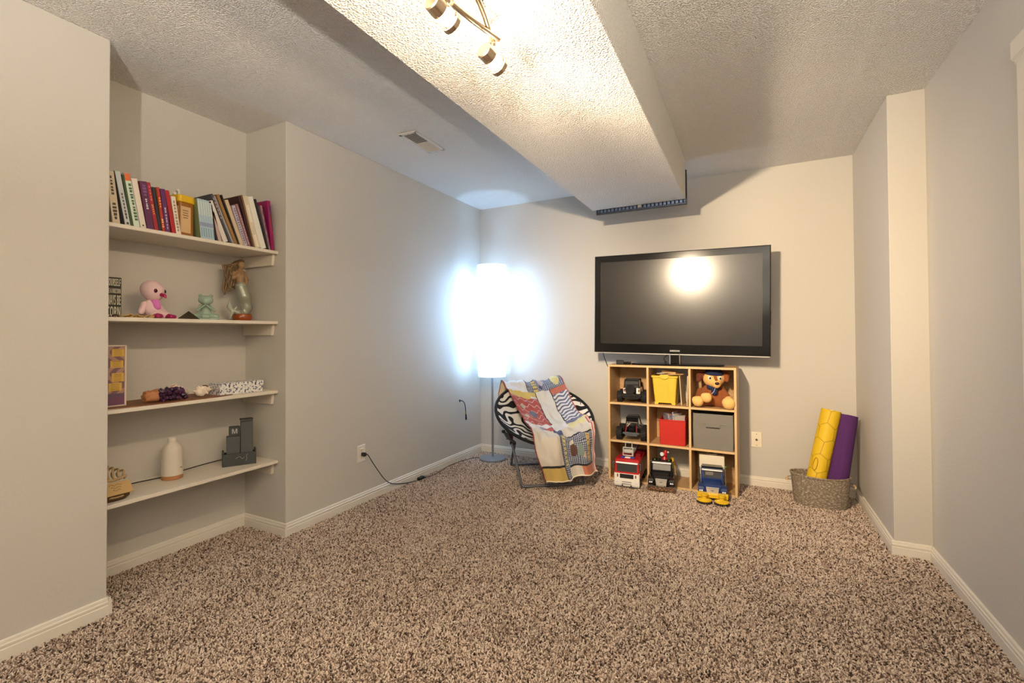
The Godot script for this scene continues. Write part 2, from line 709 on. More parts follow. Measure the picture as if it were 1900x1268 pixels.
	pot.albedo_texture = picture(64, 128, func(x, y):
		if Vector2(x - 0.6, (y - 0.55) * 2.0).length() < 0.3: return c8(196, 48, 44)
		if Vector2(x - 0.7, (y - 0.75) * 2.0).length() < 0.34: return c8(36, 40, 84)
		if Vector2(x - 0.8, (y - 0.35) * 2.0).length() < 0.3: return c8(70, 60, 110)
		return c8(150, 20, 92))
	var comic := plain("comic_print", Color.WHITE, 0.35)
	comic.albedo_texture = noise_tex(128, 0.03, FastNoiseLite.TYPE_CELLULAR, 1, [[0.0, c8(40, 60, 130)], [0.3, c8(90, 150, 200)], [0.45, c8(236, 232, 220)], [0.6, c8(210, 90, 80)], [0.8, c8(60, 140, 170)], [1.0, c8(240, 236, 200)]], 14)
	tri(comic, Vector3.ONE * 14.0, false)
	# lamps
	var shade := plain("lamp_shade", c8(244, 246, 250), 0.8)
	shade.backlight_enabled = true
	shade.backlight = Color(0.8, 0.8, 0.8)
	shade.emission_enabled = true
	shade.emission = LAMP_COLOR
	shade.emission_energy_multiplier = 1.5
	var bulb := plain("bulb_glow", c8(255, 240, 214), 0.4)
	bulb.emission_enabled = true
	bulb.emission = SPOT_COLOR
	bulb.emission_energy_multiplier = 30.0
	var bulb2 := plain("bulb_cool", c8(244, 248, 255), 0.4)
	bulb2.emission_enabled = true
	bulb2.emission = LAMP_COLOR
	bulb2.emission_energy_multiplier = 20.0
	var dome := plain("added_uplight_glow", c8(255, 250, 240), 0.5)  # glow for the bulb of the added fill uplighter
	dome.emission_enabled = true
	dome.emission = FILL_WARM
	dome.emission_energy_multiplier = 6.0


# the patchwork of the quilt: x across from the viewer's left, y from the top of the chair to the hem
func quilt_print(x: float, y: float) -> Color:
	var cream := c8(226, 214, 196)
	var white := c8(232, 230, 230)
	var black := c8(36, 34, 40)
	var ging := func(px: float, py: float) -> Color:
		var a: bool = fposmod(px * 36.0, 1.0) < 0.55
		var b: bool = fposmod(py * 100.0, 1.0) < 0.55
		return c8(52, 60, 92) if a and b else (c8(120, 128, 156) if a or b else c8(220, 222, 228))
	if x < 0.012 or x > 0.988:
		return c8(206, 92, 70)
	if x > 0.94 and y > 0.62:
		return c8(214, 110, 80) if x > 0.955 and x < 0.975 else white
	if y < 0.11:
		return c8(196, 66, 58) if fposmod(x * 30.0, 1.0) < 0.7 else c8(230, 200, 190)
	if y < 0.245:
		if x < 0.36: return white
		if x < 0.372: return black
		if absf(x - 0.50) < 0.035 and y > 0.14: return c8(224, 190, 88) if fposmod(y * 40.0, 1.0) < 0.7 else c8(90, 96, 120)
		if Vector2((x - 0.63) * 0.8, (y - 0.165) * 1.3).length() < 0.04: return c8(196, 184, 188)
		if Vector2((x - 0.6) * 0.8, (y - 0.215) * 1.3).length() < 0.025: return c8(60, 60, 86)
		if Vector2((x - 0.88) * 0.8, y - 0.17).length() < 0.05: return c8(224, 212, 130)
		return ging.call(x, y)
	if y < 0.56:
		if x < 0.47:
			if y < 0.285: return c8(226, 196, 92)
			if y < 0.30 : return white if x > 0.36 else c8(226, 196, 92)
			if Vector2((x - 0.27) * 0.9, (y - 0.44) * 1.6).length() < 0.055: return c8(108, 116, 142)
			if Vector2(x - 0.12, (y - 0.475) * 2.0).length() < 0.04: return c8(206, 196, 170)
			if Vector2(x - 0.16, (y - 0.375) * 2.0).length() < 0.035: return c8(190, 184, 160)
			var w := fposmod((y + 0.012 * sin(x * 50.0)) * 22.0, 1.0)
			return c8(232, 180, 168) if w < 0.14 else c8(200, 82, 80)
		if x < 0.482: return black
		if x < 0.72: return c8(226, 222, 212)
		if x < 0.732: return black
		if y < 0.30: return c8(220, 108, 78)
		var w2 := fposmod((y + 0.008 * sin(x * 40.0)) * 34.0, 1.0)
		return c8(96, 104, 140) if w2 < 0.4 else (c8(176, 180, 200) if w2 < 0.5 else c8(228, 228, 232))
	if y < 0.645:
		if x > 0.42 and x < 0.435: return black
		if y < 0.6:
			if x > 0.7: return c8(112, 122, 158) if y < 0.585 else c8(232, 218, 150)
			return white
		if x > 0.2 and x < 0.42: return c8(208, 88, 88) if x > 0.27 else c8(150, 164, 190)
		if x > 0.7: return c8(236, 222, 150)
		return c8(232, 226, 214)
	# the part that hangs in front
	if x < 0.40:
		if y > 0.925: return c8(224, 184, 84)
		if y > 0.914: return black
		return cream
	if x < 0.412: return black
	if x < 0.50:
		if y < 0.73: return c8(70, 80, 128)
		if absf(x - 0.465) < 0.02 and y < 0.92: return c8(226, 208, 110) if fposmod(y * 44.0, 1.0) < 0.75 else c8(90, 96, 120)
		return ging.call(x, y)
	if y < 0.745: return cream
	if y < 0.752: return black
	if y < 0.925:
		if absf(x - 0.84) < 0.035 and y > 0.76 and y < 0.91: return c8(230, 196, 90) if fposmod(y * 40.0, 1.0) < 0.8 else c8(190, 130, 70)
		if Vector2(x - 0.6, (y - 0.84) * 1.4).length() < 0.05: return c8(104, 66, 52)
		if Vector2(x - 0.585, (y - 0.795) * 1.4).length() < 0.03: return c8(214, 206, 180)
		if Vector2(x - 0.70, (y - 0.84) * 1.3).length() < 0.045: return c8(128, 148, 138)
		if Vector2(x - 0.75, (y - 0.865) * 1.6).length() < 0.03: return c8(206, 178, 164)
		return ging.call(x, y)
	if y < 0.935: return black
	return c8(226, 122, 80) if x > 0.68 else cream


# seams of five- and six-sided panels embossed on the rolled mat
func mat_print(x: float, y: float) -> Color:
	var p := Vector2(x * 9.0, y * 6.0)
	var d1 := 9.0
	var d2 := 9.0
	var row := floorf(p.y)
	for j in range(-1, 2):
		for i in range(-1, 3):
			var gy := row + j
			var gx := floorf(p.x) + i + (0.5 if int(absf(gy)) % 2 == 1 else 0.0)
			var q := Vector2(gx, gy + 0.5)
			q += Vector2(sin(gx * 7.1 + gy * 3.3), cos(gx * 4.7 + gy * 5.9)) * 0.09
			var d := (p - q).length()
			if d < d1:
				d2 = d1
				d1 = d
			elif d < d2:
				d2 = d
	return c8(178, 138, 14).lerp(c8(226, 188, 30), smoothstep(0.02, 0.06, d2 - d1))


func card_print(x: float, y: float) -> Color:
	if y > 0.8:
		return c8(112, 70, 96) if y > 0.86 or fposmod(x * 5.0 + y * 9.0, 1.0) < 0.5 else c8(84, 84, 100)
	for b in [[0.55, 0.04, 0.98, 0.17], [0.5, 0.24, 0.95, 0.36], [0.55, 0.45, 0.97, 0.6], [0.45, 0.62, 0.9, 0.76], [0.05, 0.12, 0.4, 0.3], [0.08, 0.5, 0.4, 0.72]]:
		if x > b[0] and x < b[2] and y > b[1] and y < b[3]:
			return c8(150, 112, 50) if fposmod(y * 36.0, 1.0) < 0.3 and x > b[0] + 0.08 and x < b[2] - 0.08 else c8(206, 168, 74)
	return c8(168, 130, 116) if fposmod(x * 2.3 + sin(y * 17.0) * 0.4, 1.0) < 0.5 else c8(122, 88, 92)


# ---------------------------------------------------------------- the room
func skirting(called: String, a: Vector3, b: Vector3, out: Vector3) -> void:
	var d := (b - a).normalized()
	var prof := [[0.0, -0.01], [0.014, -0.01], [0.014, 0.040], [0.0115, 0.0425], [0.0115, 0.0465], [0.0135, 0.0485], [0.0135, 0.0555], [0.0095, 0.0585], [0.0095, 0.0615], [0.0085, 0.069], [0.005, BASE], [0.0, BASE]]
	var s := S()
	var l := (b - a).length()
	for i in prof.size():
		var p: Array = prof[i]
		var q: Array = prof[(i + 1) % prof.size()]
		var p0: Vector3 = a + out * p[0] + Vector3.UP * p[1]
		var q0: Vector3 = a + out * q[0] + Vector3.UP * q[1]
		var f := [p0, p0 + d * l, q0 + d * l, q0]
		s._out(f, a + d * l / 2 + out * 0.006 + Vector3.UP * 0.03)
	for e in [a, b]:
		for i in prof.size() - 1:
			var p: Array = prof[i]
			var q: Array = prof[i + 1]
			s._out([e + Vector3.UP * p[1], e + out * p[0] + Vector3.UP * p[1], e + out * q[0] + Vector3.UP * q[1], e + Vector3.UP * q[1]], a + d * l / 2)
	struct(called, s, "trim_white", "white grooved baseboard along the foot of the %s" % called.trim_prefix("baseboard_").replace("_", " "), "baseboard")


func room() -> void:
	struct("floor", S().box(V(1.4, -0.064, 3.0), V(4.4, 0.12, 6.9), 0.0), "carpet", "brown and tan speckled carpet over the whole floor", "floor")
	struct("ceiling", S().box(V(1.4, H + 0.06, 3.0), V(4.4, 0.12, 6.9), 0.0), "ceiling_stucco", "textured stucco ceiling", "ceiling")
	struct("wall_back", S().box(V(1.4, H / 2, -0.06), V(4.4, H, 0.12), 0.0), "wall_paint", "beige wall behind the television", "wall")
	struct("wall_left", S().box(V(-0.25, H / 2, 1.1285), V(0.5, H, 2.257), 0.003), "wall_paint", "long plain wall between the niche and the corner with the floor lamp", "wall")
	struct("wall_niche_back", S().box(V(-0.4345, H / 2, 2.69), V(0.131, H, 0.9), 0.0), "wall_paint", "recessed wall behind the four shelves", "wall")
	struct("wall_near_left", S().box(V(-0.25, H / 2, 4.72), V(0.5, H, 3.2), 0.003), "wall_paint", "near wall pier at the left edge of the shelf niche", "wall")
	struct("wall_right_far", S().box(V(3.289, H / 2, 0.472), V(0.52, H, 0.944), 0.003), "wall_paint", "short projecting wall beside the tub of mats", "wall")
	struct("wall_right", S().box(V(3.366, H / 2, 3.63), V(0.366, H, 5.38), 0.0), "wall_paint", "long right-hand wall near the camera", "wall")
	struct("wall_front", S().box(V(1.4, H / 2, 6.33), V(4.4, H, 0.14), 0.0), "wall_paint", "wall behind the camera", "wall")
	# bulkhead under the ceiling, stopping short of the back wall
	struct("trim_1", S().box(V(1.637, 2.2675, 3.368), V(0.686, 0.285, 5.784), 0.004), "ceiling_stucco", "long stucco bulkhead dropped below the ceiling carrying the spotlights", "bulkhead")
	var o := Vector3.UP * 0
	skirting("baseboard_back", V(0, 0, 0) + o, V(3.029, 0, 0), Vector3.BACK)
	skirting("baseboard_left", V(0, 0, 0), V(0, 0, 2.257), Vector3.RIGHT)
	skirting("baseboard_niche_side", V(-0.369, 0, 2.257), V(0.0136, 0, 2.257), Vector3.BACK)
	skirting("baseboard_niche_back", V(-0.369, 0, 2.257), V(-0.369, 0, 3.12), Vector3.RIGHT)
	skirting("baseboard_niche_end", V(-0.369, 0, 3.12), V(0.0136, 0, 3.12), Vector3.FORWARD)
	skirting("baseboard_near_left", V(0, 0, 3.12), V(0, 0, 6.2), Vector3.RIGHT)
	skirting("baseboard_right_far", V(3.029, 0, 0), V(3.029, 0, 0.944), Vector3.LEFT)
	skirting("baseboard_right_step", V(3.0154, 0, 0.944), V(3.183, 0, 0.944), Vector3.BACK)
	skirting("baseboard_right", V(3.183, 0, 0.944), V(3.183, 0, 1.93), Vector3.LEFT)
	# door casing in the right wall, just at the edge of the frame
	var door := S()
	door.box(V(3.176, 1.0, 2.37), V(0.012, 2.0, 0.74), 0.002)
	var dm := struct("door_1", door, "trim_white", "white door at the right edge with a moulded head cap", "door")
	part("casing", S().box(V(3.173, 1.02, 1.965), V(0.02, 2.06, 0.07), 0.004), "trim_white", dm)
	part("casing", S().box(V(3.173, 1.02, 2.775), V(0.02, 2.06, 0.07), 0.004), "trim_white", dm)
	part("head_cap", S().box(V(3.168, 2.09, 2.37), V(0.03, 0.08, 0.92), 0.012).box(V(3.172, 2.047, 2.37), V(0.022, 0.012, 0.89), 0.003), "trim_white", dm)
	part("handle", S().cyl(V(3.165, 0.98, 2.66), V(3.11, 0.98, 2.66), 0.012).ball(V(3.1, 0.98, 2.66), V(0.025, 0.025, 0.025)), "nickel", dm)


func ceiling_things() -> void:
	# air register in the left ceiling
	var v := thing("ceiling_vent", "white louvred air register in the ceiling above the left wall", "vent", V(0.5165, H, 1.635))
	v.rotation.y = 0.03
	var f := S()
	for sx in [-1, 1]:
		f.box(V(sx * 0.055, -0.005, 0), V(0.02, 0.01, 0.335), 0.003)
	for sz in [-1, 1]:
		f.box(V(0, -0.005, sz * 0.157), V(0.13, 0.01, 0.022), 0.003)
	part("frame", f, "vent_white", v)
	part("backing", S().box(V(0, -0.001, 0), V(0.1, 0.002, 0.3), 0.0), "dark_gap", v)
	for i in 18:
		var s := S()
		var z := -0.138 + i * 0.0162
		s.t = Transform3D(Basis(Vector3.RIGHT, 0.75 if i >= 9 else -0.75), V(0, -0.006, z))
		s.box(Vector3.ZERO, V(0.092, 0.0016, 0.0125), 0.0)
		part("slat", s, "vent_white", v)
	for sz in [-1, 1]:
		part("screw", S().cyl(V(0, -0.009, sz * 0.157), V(0, -0.0118, sz * 0.157), 0.004, 0.003, 10), "screw_metal", v)
	# grille on the end of the bulkhead
	var g := thing("bulkhead_grille", "dark blue-grey metal grille on the end of the stucco bulkhead", "grille", V(1.656, 2.213, 0.462))
	var fr := S()
	fr.box(V(0, 0.117, 0), V(0.664, 0.014, 0.026), 0.002).box(V(0, -0.117, 0), V(0.664, 0.014, 0.026), 0.002)
	for x in [-0.325, 0.325]:
		fr.box(V(x, 0, 0), V(0.014, 0.22, 0.026), 0.002)
	part("frame", fr, "duct_metal", g)
	part("backing", S().box(V(0, 0, -0.006), V(0.65, 0.224, 0.006), 0.0), "duct_blue", g)
	part("divider", S().box(V(0, 0, 0), V(0.03, 0.22, 0.024), 0.002), "grey_metal", g)
	for i in 22:
		var x := -0.305 + i * 0.0283 + (0.0 if i < 11 else 0.016)
		var s := S()
		s.t = Transform3D(Basis(Vector3.UP, 0.6), V(x, -0.001, 0.005))
		s.box(Vector3.ZERO, V(0.0016, 0.219, 0.012), 0.0)
		part("slat", s, "duct_metal", g)
	# spotlight bar under the bulkhead
	var b := thing("spotlight_bar", "brushed nickel ceiling spotlight bar with crossing curved arms and small swivel heads", "ceiling light", V(1.64, 2.125, 3.22))
	part("canopy", S().lathe(V(0, -0.028, 0), [Vector2(0, 0), Vector2(0.052, 0), Vector2(0.058, 0.006), Vector2(0.058, 0.028), Vector2(0, 0.028)], 28), "nickel", b)
	part("canopy_post", S().cyl(V(0, -0.028, 0), V(0.02, -0.075, 0), 0.012), "nickel", b)
	var pa := []
	var pb := []
	for i in 25:
		var w := i / 24.0
		var z := lerpf(-0.375, 0.375, w)
		pa.append(V(0.02 + 0.05 * (1 - 4 * (w - 0.5) * (w - 0.5)) * -1 + 0.05, -0.072, z))
		pb.append(V(0.02 + 0.06 * (1 - 4 * (w - 0.5) * (w - 0.5)) + 0.035, -0.058, z * 0.9))
	part("arm", S().tube(pa, 0.008, 10), "nickel", b)
	part("arm", S().tube(pb, 0.0085, 10), "nickel", b)
	var wire := []
	for i in 17:
		var w := i / 16.0
		wire.append(V(0.07 + 0.03 * sin(w * PI), -0.055 + 0.012 * sin(w * PI * 2), lerpf(-0.3, -0.02, w)))
	part("wire", S().tube(wire, 0.0018, 6), "black_matte", b)
	for k in 3:
		var z: float = [-0.36, -0.12, 0.12][k]
		var c := V([0.06, 0.045, 0.05][k], -0.143, z)
		var aim: Vector3 = [V(0.17, -0.24, -0.95), V(0.14, -0.24, -0.96), V(0.12, -0.24, -0.96)][k].normalized()
		var top := V(c.x - 0.012 * (1 if k != 1 else -1), -0.075, z - 0.012)
		var head := S().tube(curve([top, V(top.x, -0.11, top.z), c - aim * 0.03], 6), 0.0045, 8)
		head.lathe(V(top.x, -0.082, top.z), [Vector2(0, 0), Vector2(0.011, 0), Vector2(0.011, 0.018), Vector2(0, 0.018)], 12)
		var stem := part("stem", head, "nickel", b)
		var yb := aim
		var xb := yb.cross(Vector3.UP).normalized()
		var fr3 := Transform3D(Basis(xb, yb, xb.cross(yb)), c)
		var cup := S()
		cup.t = fr3
		cup.lathe(V(0, -0.052, 0), [Vector2(0, 0), Vector2(0.022, 0), Vector2(0.0245, 0.003), Vector2(0.0245, 0.034), Vector2(0.0225, 0.034), Vector2(0.0225, 0.006), Vector2(0, 0.006)], 24)
		part("cup", cup, "nickel", stem)
		var rg := S()
		rg.t = fr3
		rg.lathe(V(0, 0.018, 0), [Vector2(0.0255, 0), Vector2(0.028, 0), Vector2(0.028, 0.014), Vector2(0.0255, 0.014), Vector2(0.0255, 0)], 24)
		for q in 3:
			var w := TAU * q / 3 + 0.5
			rg.cyl(V(cos(w) * 0.0262, -0.022, sin(w) * 0.0262), V(cos(w) * 0.0262, 0.02, sin(w) * 0.0262), 0.0014, -1, 6)
		part("ring", rg, "nickel", stem)
		var bl := S()
		bl.t = fr3
		bl.lathe(V(0, -0.022, 0), [Vector2(0.004, 0), Vector2(0.012, 0.002), Vector2(0.021, 0.022), Vector2(0.023, 0.034), Vector2(0.019, 0.038), Vector2(0, 0.039)], 20)
		part("bulb", bl, "bulb_glow", stem)
		var l := OmniLight3D.new()
		l.name = "spot_light"
		b.add_child(l, true)
		l.position = c - aim * 0.006
		l.light_color = SPOT_COLOR
		l.light_energy = SPILL_ENERGY
		l.light_size = 0.02
		l.omni_range = 12.0
		l.omni_attenuation = 2.0
		l.shadow_enabled = true
		var sl := SpotLight3D.new()
		sl.name = "spot_light"
		b.add_child(sl, true)
		sl.transform = Transform3D(Basis.looking_at(aim), c + aim * 0.014)
		sl.light_color = SPOT_COLOR
		sl.light_energy = SPOT_ENERGY
		sl.light_size = 0.02
		sl.spot_angle = 46.0
		sl.spot_angle_attenuation = 1.0
		sl.spot_range = 12.0
		sl.spot_attenuation = 2.0
		sl.shadow_enabled = true
	# uplighter added unseen behind the camera, to fill ceiling and walls with light
	var d := thing("uplight_lamp", "added fill-light uplighter with a white bowl, unseen behind the camera", "floor lamp", V(2.5, 0, 5.1))
	part("base", S().lathe(Vector3.ZERO, [Vector2(0, 0), Vector2(0.14, 0), Vector2(0.14, 0.02), Vector2(0, 0.03)], 32), "lamp_grey", d)
	part("pole", S().cyl(V(0, 0.025, 0), V(0, 1.36, 0), 0.012), "lamp_grey", d)
	part("bowl", S().lathe(V(0, 1.34, 0), [Vector2(0, 0), Vector2(0.06, 0.006), Vector2(0.13, 0.045), Vector2(0.17, 0.1), Vector2(0.166, 0.1), Vector2(0.126, 0.05), Vector2(0.05, 0.014), Vector2(0, 0.012)], 32), "white_plastic", d)
	part("bulb", S().ball(V(0, 1.40, 0), V(0.035, 0.03, 0.035)), "added_uplight_glow", d)
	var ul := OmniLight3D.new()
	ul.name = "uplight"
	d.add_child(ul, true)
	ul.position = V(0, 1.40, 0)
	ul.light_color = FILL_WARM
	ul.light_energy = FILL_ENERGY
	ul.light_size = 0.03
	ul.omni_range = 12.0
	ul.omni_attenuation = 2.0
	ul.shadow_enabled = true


func floor_lamp() -> void:
	var at := V(0.262, 0, 0.24)
	var l := thing("floor_lamp", "tall floor lamp with a glowing white barrel shade in the corner", "floor lamp", at)
	part("base", S().lathe(Vector3.ZERO, [Vector2(0, 0), Vector2(0.122, 0), Vector2(0.125, 0.004), Vector2(0.125, 0.018), Vector2(0.119, 0.024), Vector2(0.02, 0.03), Vector2(0, 0.03)], 40), "lamp_grey", l)
	part("pole", S().cyl(V(0, 0.028, 0), V(0, 1.34, 0), 0.0095, -1, 14), "lamp_grey", l)
	var prof := []
	for i in 49:
		var w := i / 48.0
		var r: float = 0.125 + 0.037 * pow(sin(PI * clampf(w * 0.96 + 0.0, 0, 1)), 0.8)
		r += 0.0007 * (i % 2)
		prof.append(Vector2(r, 0.765 + 1.04 * w))
	part("lamp_shade", S().lathe(Vector3.ZERO, prof, 48), "lamp_shade", l)
	var hoop := S()
	hoop.ring(V(0, 0.767, 0), Vector3.UP, prof[0].x, 0.002, 40, 6)
	part("hoop", hoop, "white_plastic", l)
	hoop = S().ring(V(0, 1.803, 0), Vector3.UP, prof[48].x, 0.002, 40, 6)
	for k in 3:
		var w := TAU * k / 3
		hoop.cyl(V(0, 1.803, 0), V(cos(w) * prof[48].x, 1.803, sin(w) * prof[48].x), 0.0015, -1, 6)
	part("hoop", hoop, "white_plastic", l)
	part("bulb", S().ball(V(0, 1.40, 0), V(0.03, 0.045, 0.03)), "bulb_cool", l)
	var o := OmniLight3D.new()
	o.name = "bulb_light"
	l.add_child(o, true)
	o.position = V(0, 1.40, 0)
	o.light_color = LAMP_COLOR
	o.light_energy = LAMP_BULB
	o.light_size = 0.03
	o.omni_range = 12.0
	o.omni_attenuation = 2.0
	o.shadow_enabled = true
	for k in 4:
		var a := AreaLight3D.new()
		a.name = "shade_light"
		l.add_child(a, true)
		var w := TAU * k / 4 + 0.4
		a.position = V(sin(w) * 0.17, 1.285, cos(w) * 0.17)
		a.rotation.y = w + PI
		a.area_size = Vector2(0.24, 1.0)
		a.light_color = LAMP_COLOR
		a.light_energy = LAMP_ENERGY
		a.area_range = 12.0
		a.area_attenuation = 2.0
		a.shadow_enabled = true
	# its cord, lying along the skirting to the socket
	var p := [V(0.15, 0.012, 0.27), V(0.085, 0.006, 0.3), V(0.045, 0.005, 0.42), V(0.03, 0.005, 0.60), V(0.055, 0.005, 0.78), V(0.07, 0.005, 0.90), V(0.05, 0.006, 1.0)]
	var q := [V(0.045, 0.006, 1.08), V(0.03, 0.008, 1.14), V(0.022, 0.02, 1.23), V(0.03, 0.06, 1.37), V(0.035, 0.11, 1.45), V(0.035, 0.19, 1.52), V(0.038, 0.27, 1.585), V(0.045, 0.325, 1.63), V(0.05, 0.338, 1.648), V(0.035, 0.337, 1.653)]
	var cord := S().tube(curve(p.map(func(x): return x - at), 6), 0.0032, 6)
	cord.tube(curve(q.map(func(x): return x - at), 6), 0.0032, 6)
	part("cord", cord, "black_matte", l)
	var sw := part("foot_switch", S().pillow(V(0.046, 0.014, 1.04) - at, V(0.032, 0.024, 0.075), 0.01), "black_matte", l)
	part("button", S().pillow(V(0.046, 0.027, 1.035) - at, V(0.016, 0.008, 0.026), 0.004), "charcoal", sw)
	part("plug", S().pillow(V(0.026, 0.337, 1.655) - at, V(0.034, 0.026, 0.026), 0.008), "black_matte", l)


func wall_fittings() -> void:
	var o := thing("wall_outlet", "white double wall socket on the left wall with a black plug in its lower half", "wall socket", V(0.0, 0.342, 1.655))
	part("plate", S().box(V(0.003, 0, 0), V(0.006, 0.115, 0.076), 0.0025), "white_plastic", o)
	for s in [1, -1]:
		var so := part("socket", S().box(V(0.007, s * 0.0195, 0), V(0.003, 0.03, 0.034), 0.001), "ivory_plastic", o)
		if s == 1:
			part("slot", S().box(V(0.0087, 0.0225, 0.0065), V(0.001, 0.008, 0.002), 0.0).box(V(0.0087, 0.0225, -0.0065), V(0.001, 0.009, 0.002), 0.0).box(V(0.0087, 0.0115, 0), V(0.001, 0.004, 0.004), 0.0), "dark_gap", so)
	part("screw", S().cyl(V(0.006, 0, 0), V(0.0078, 0, 0), 0.003, -1, 10), "screw_metal", o)
	o.position.y = 0.342
	var c := thing("cable_plate", "ivory cable outlet plate on the back wall between the cubes and the tub", "wall plate", V(2.413, 0.349, 0.0))
	part("plate", S().box(V(0, 0, 0.003), V(0.072, 0.115, 0.006), 0.0025), "ivory_plastic", c)
	part("jack", S().cyl(V(0, 0, 0.005), V(0, 0, 0.016), 0.0055, -1, 8).cyl(V(0, 0, 0.005), V(0, 0, 0.008), 0.009, -1, 6), "screw_metal", c)
	for s in [-1, 1]:
		part("screw", S().cyl(V(0, s * 0.042, 0.005), V(0, s * 0.042, 0.0072), 0.0035, -1, 10), "screw_metal", c)
	var k := thing("loose_cable", "short loose black cable end with a brass connector hanging out of the left wall", "cable", V(0.0, 0.546, 0.39))
	part("hole", S().cyl(V(0, 0, 0), V(0.0015, 0, 0), 0.012, -1, 14), "dark_gap", k)
	part("cable", S().tube(curve([V(0, 0, 0), V(0.02, 0.0, -0.008), V(0.034, -0.02, -0.025), V(0.035, -0.06, -0.042), V(0.032, -0.1, -0.052)], 6), 0.004, 8), "charcoal", k)
	part("connector", S().cyl(V(0.032, -0.1, -0.052), V(0.031, -0.13, -0.057), 0.0055, -1, 8), "brass", k)
	part("connector", S().cyl(V(0.031, -0.13, -0.057), V(0.03, -0.15, -0.061), 0.007, -1, 10).cyl(V(0.03, -0.154, -0.062), V(0.028, -0.182, -0.066), 0.0085, -1, 10).cyl(V(0.031, -0.15, -0.061), V(0.029, -0.155, -0.062), 0.005, -1, 8), "black_matte", k)


# ---------------------------------------------------------------- carpet pile
func carpet_pile() -> void:
	var s := S()
	var rows := []
	for k in 3:
		var row := PackedVector3Array()
		for j in 4:
			var w := TAU * j / 4 + k * 0.5
			var r: float = [0.0022, 0.0031, 0.0020][k]
			row.append(V(cos(w) * r + [0.0, 0.0010, 0.0028][k], [0.0, 0.0055, 0.0098][k], -sin(w) * r))
		rows.append(row)
	s.grid(rows, true)
	var tip := Array(rows[2])
	s.face(tip)
	var step := 0.0062
	var spots := PackedVector3Array()
	var x := -0.36
	while x < 3.18:
		var z := 0.006
		# the pile is built where a camera near the photograph's can see it; beyond, the floor keeps the same yarn as a texture
		var far := minf(3.9, 3.75 - (x - 0.6) * 0.62 if x > 0.6 else 3.75)
		while z < far:
			var p := V(x + rng.randf_range(-0.45, 0.45) * step, -0.005, z + rng.randf_range(-0.45, 0.45) * step)
			z += step
			if p.x < 0.012 and (p.z < 2.262 or p.z > 3.11):
				continue
			if p.x > 3.012 and p.z < 0.952:
				continue
			spots.append(p)
		x += step
	var tone := FastNoiseLite.new()
	tone.seed = 5
	tone.frequency = 60.0
	tone.fractal_octaves = 2
	var nap := FastNoiseLite.new()
	nap.seed = 8
	nap.frequency = 1.6
	nap.fractal_octaves = 3
	var cols := [c8(60, 44, 35).srgb_to_linear(), c8(108, 86, 74).srgb_to_linear(), c8(172, 148, 131).srgb_to_linear(), c8(212, 190, 172).srgb_to_linear(), c8(232, 214, 197).srgb_to_linear()]
	var mm := MultiMesh.new()
	mm.transform_format = MultiMesh.TRANSFORM_3D
	mm.use_colors = true
	mm.mesh = s.mesh()
	mm.instance_count = spots.size()
	for i in spots.size():
		var p := spots[i]
		var lean := nap.get_noise_2d(p.x, p.z)
		var b := Basis(Vector3.UP, rng.randf() * TAU + 0.0) * Basis(Vector3.RIGHT, rng.randf_range(0.25, 1.15))
		b = Basis(V(0.3, 0, 1).normalized(), lean * 0.5) * b
		b = b.scaled(Vector3.ONE * rng.randf_range(0.8, 1.25))
		mm.set_instance_transform(i, Transform3D(b, p))
		var k := clampf(2.7 + tone.get_noise_2d(p.x, p.z) * 1.6 + rng.randfn(0.0, 1.3) + lean * 0.35, 0.0, 3.999)
		mm.set_instance_color(i, cols[int(k)].lerp(cols[int(k) + 1], k - int(k)))
	var o := MultiMeshInstance3D.new()
	o.name = "carpet_pile"
	o.multimesh = mm
	o.material_override = M["tuft"]
	o.set_meta("kind", "stuff")
	get_node("floor").add_child(o)


# rings of a rounded square, joined from first to last: [width, depth, height]
func square_loft(s: Shape, levels: Array, corner: float, bottom := true, c := Vector3.ZERO) -> Shape:
	var rows := []
	for l in levels:
		var row := PackedVector3Array()
		var r: float = minf(corner, minf(l[0], l[1]) / 2 * 0.9)
		for q in 4:
			var cx: float = (l[0] / 2 - r) * [1, -1, -1, 1][q]
			var cz: float = (l[1] / 2 - r) * [-1, -1, 1, 1][q]
			for k in 4:
				var w: float = PI / 2 * (q + k / 3.0)
				row.append(c + V(cx + cos(w) * r, l[2], cz - sin(w) * r))
		rows.append(row)
	var run := [rows[0]]
	for i in range(1, rows.size()):
		run.append(rows[i])
		s.grid(run, true)
		run = [rows[i]]
	if bottom:
		var f := Array(rows[0])
		f.reverse()
		s.face(f)
	return s


func turned(x: Vector3, y: Vector3, z: Vector3, o := Vector3.ZERO) -> Transform3D:
	return Transform3D(Basis(x, y, z), o)


# a side view (forward, up) pushed across from -w/2 to w/2
func across(s: Shape, poly: Array, x0: float, x1: float, b := 0.002) -> Shape:
	var keep := s.t
	s.t = keep * turned(Vector3.BACK, Vector3.UP, Vector3.LEFT)
	s.ext(PackedVector2Array(poly.map(func(p): return Vector2(p[0], p[1]))), -x1, -x0, b)
	s.t = keep
	return s


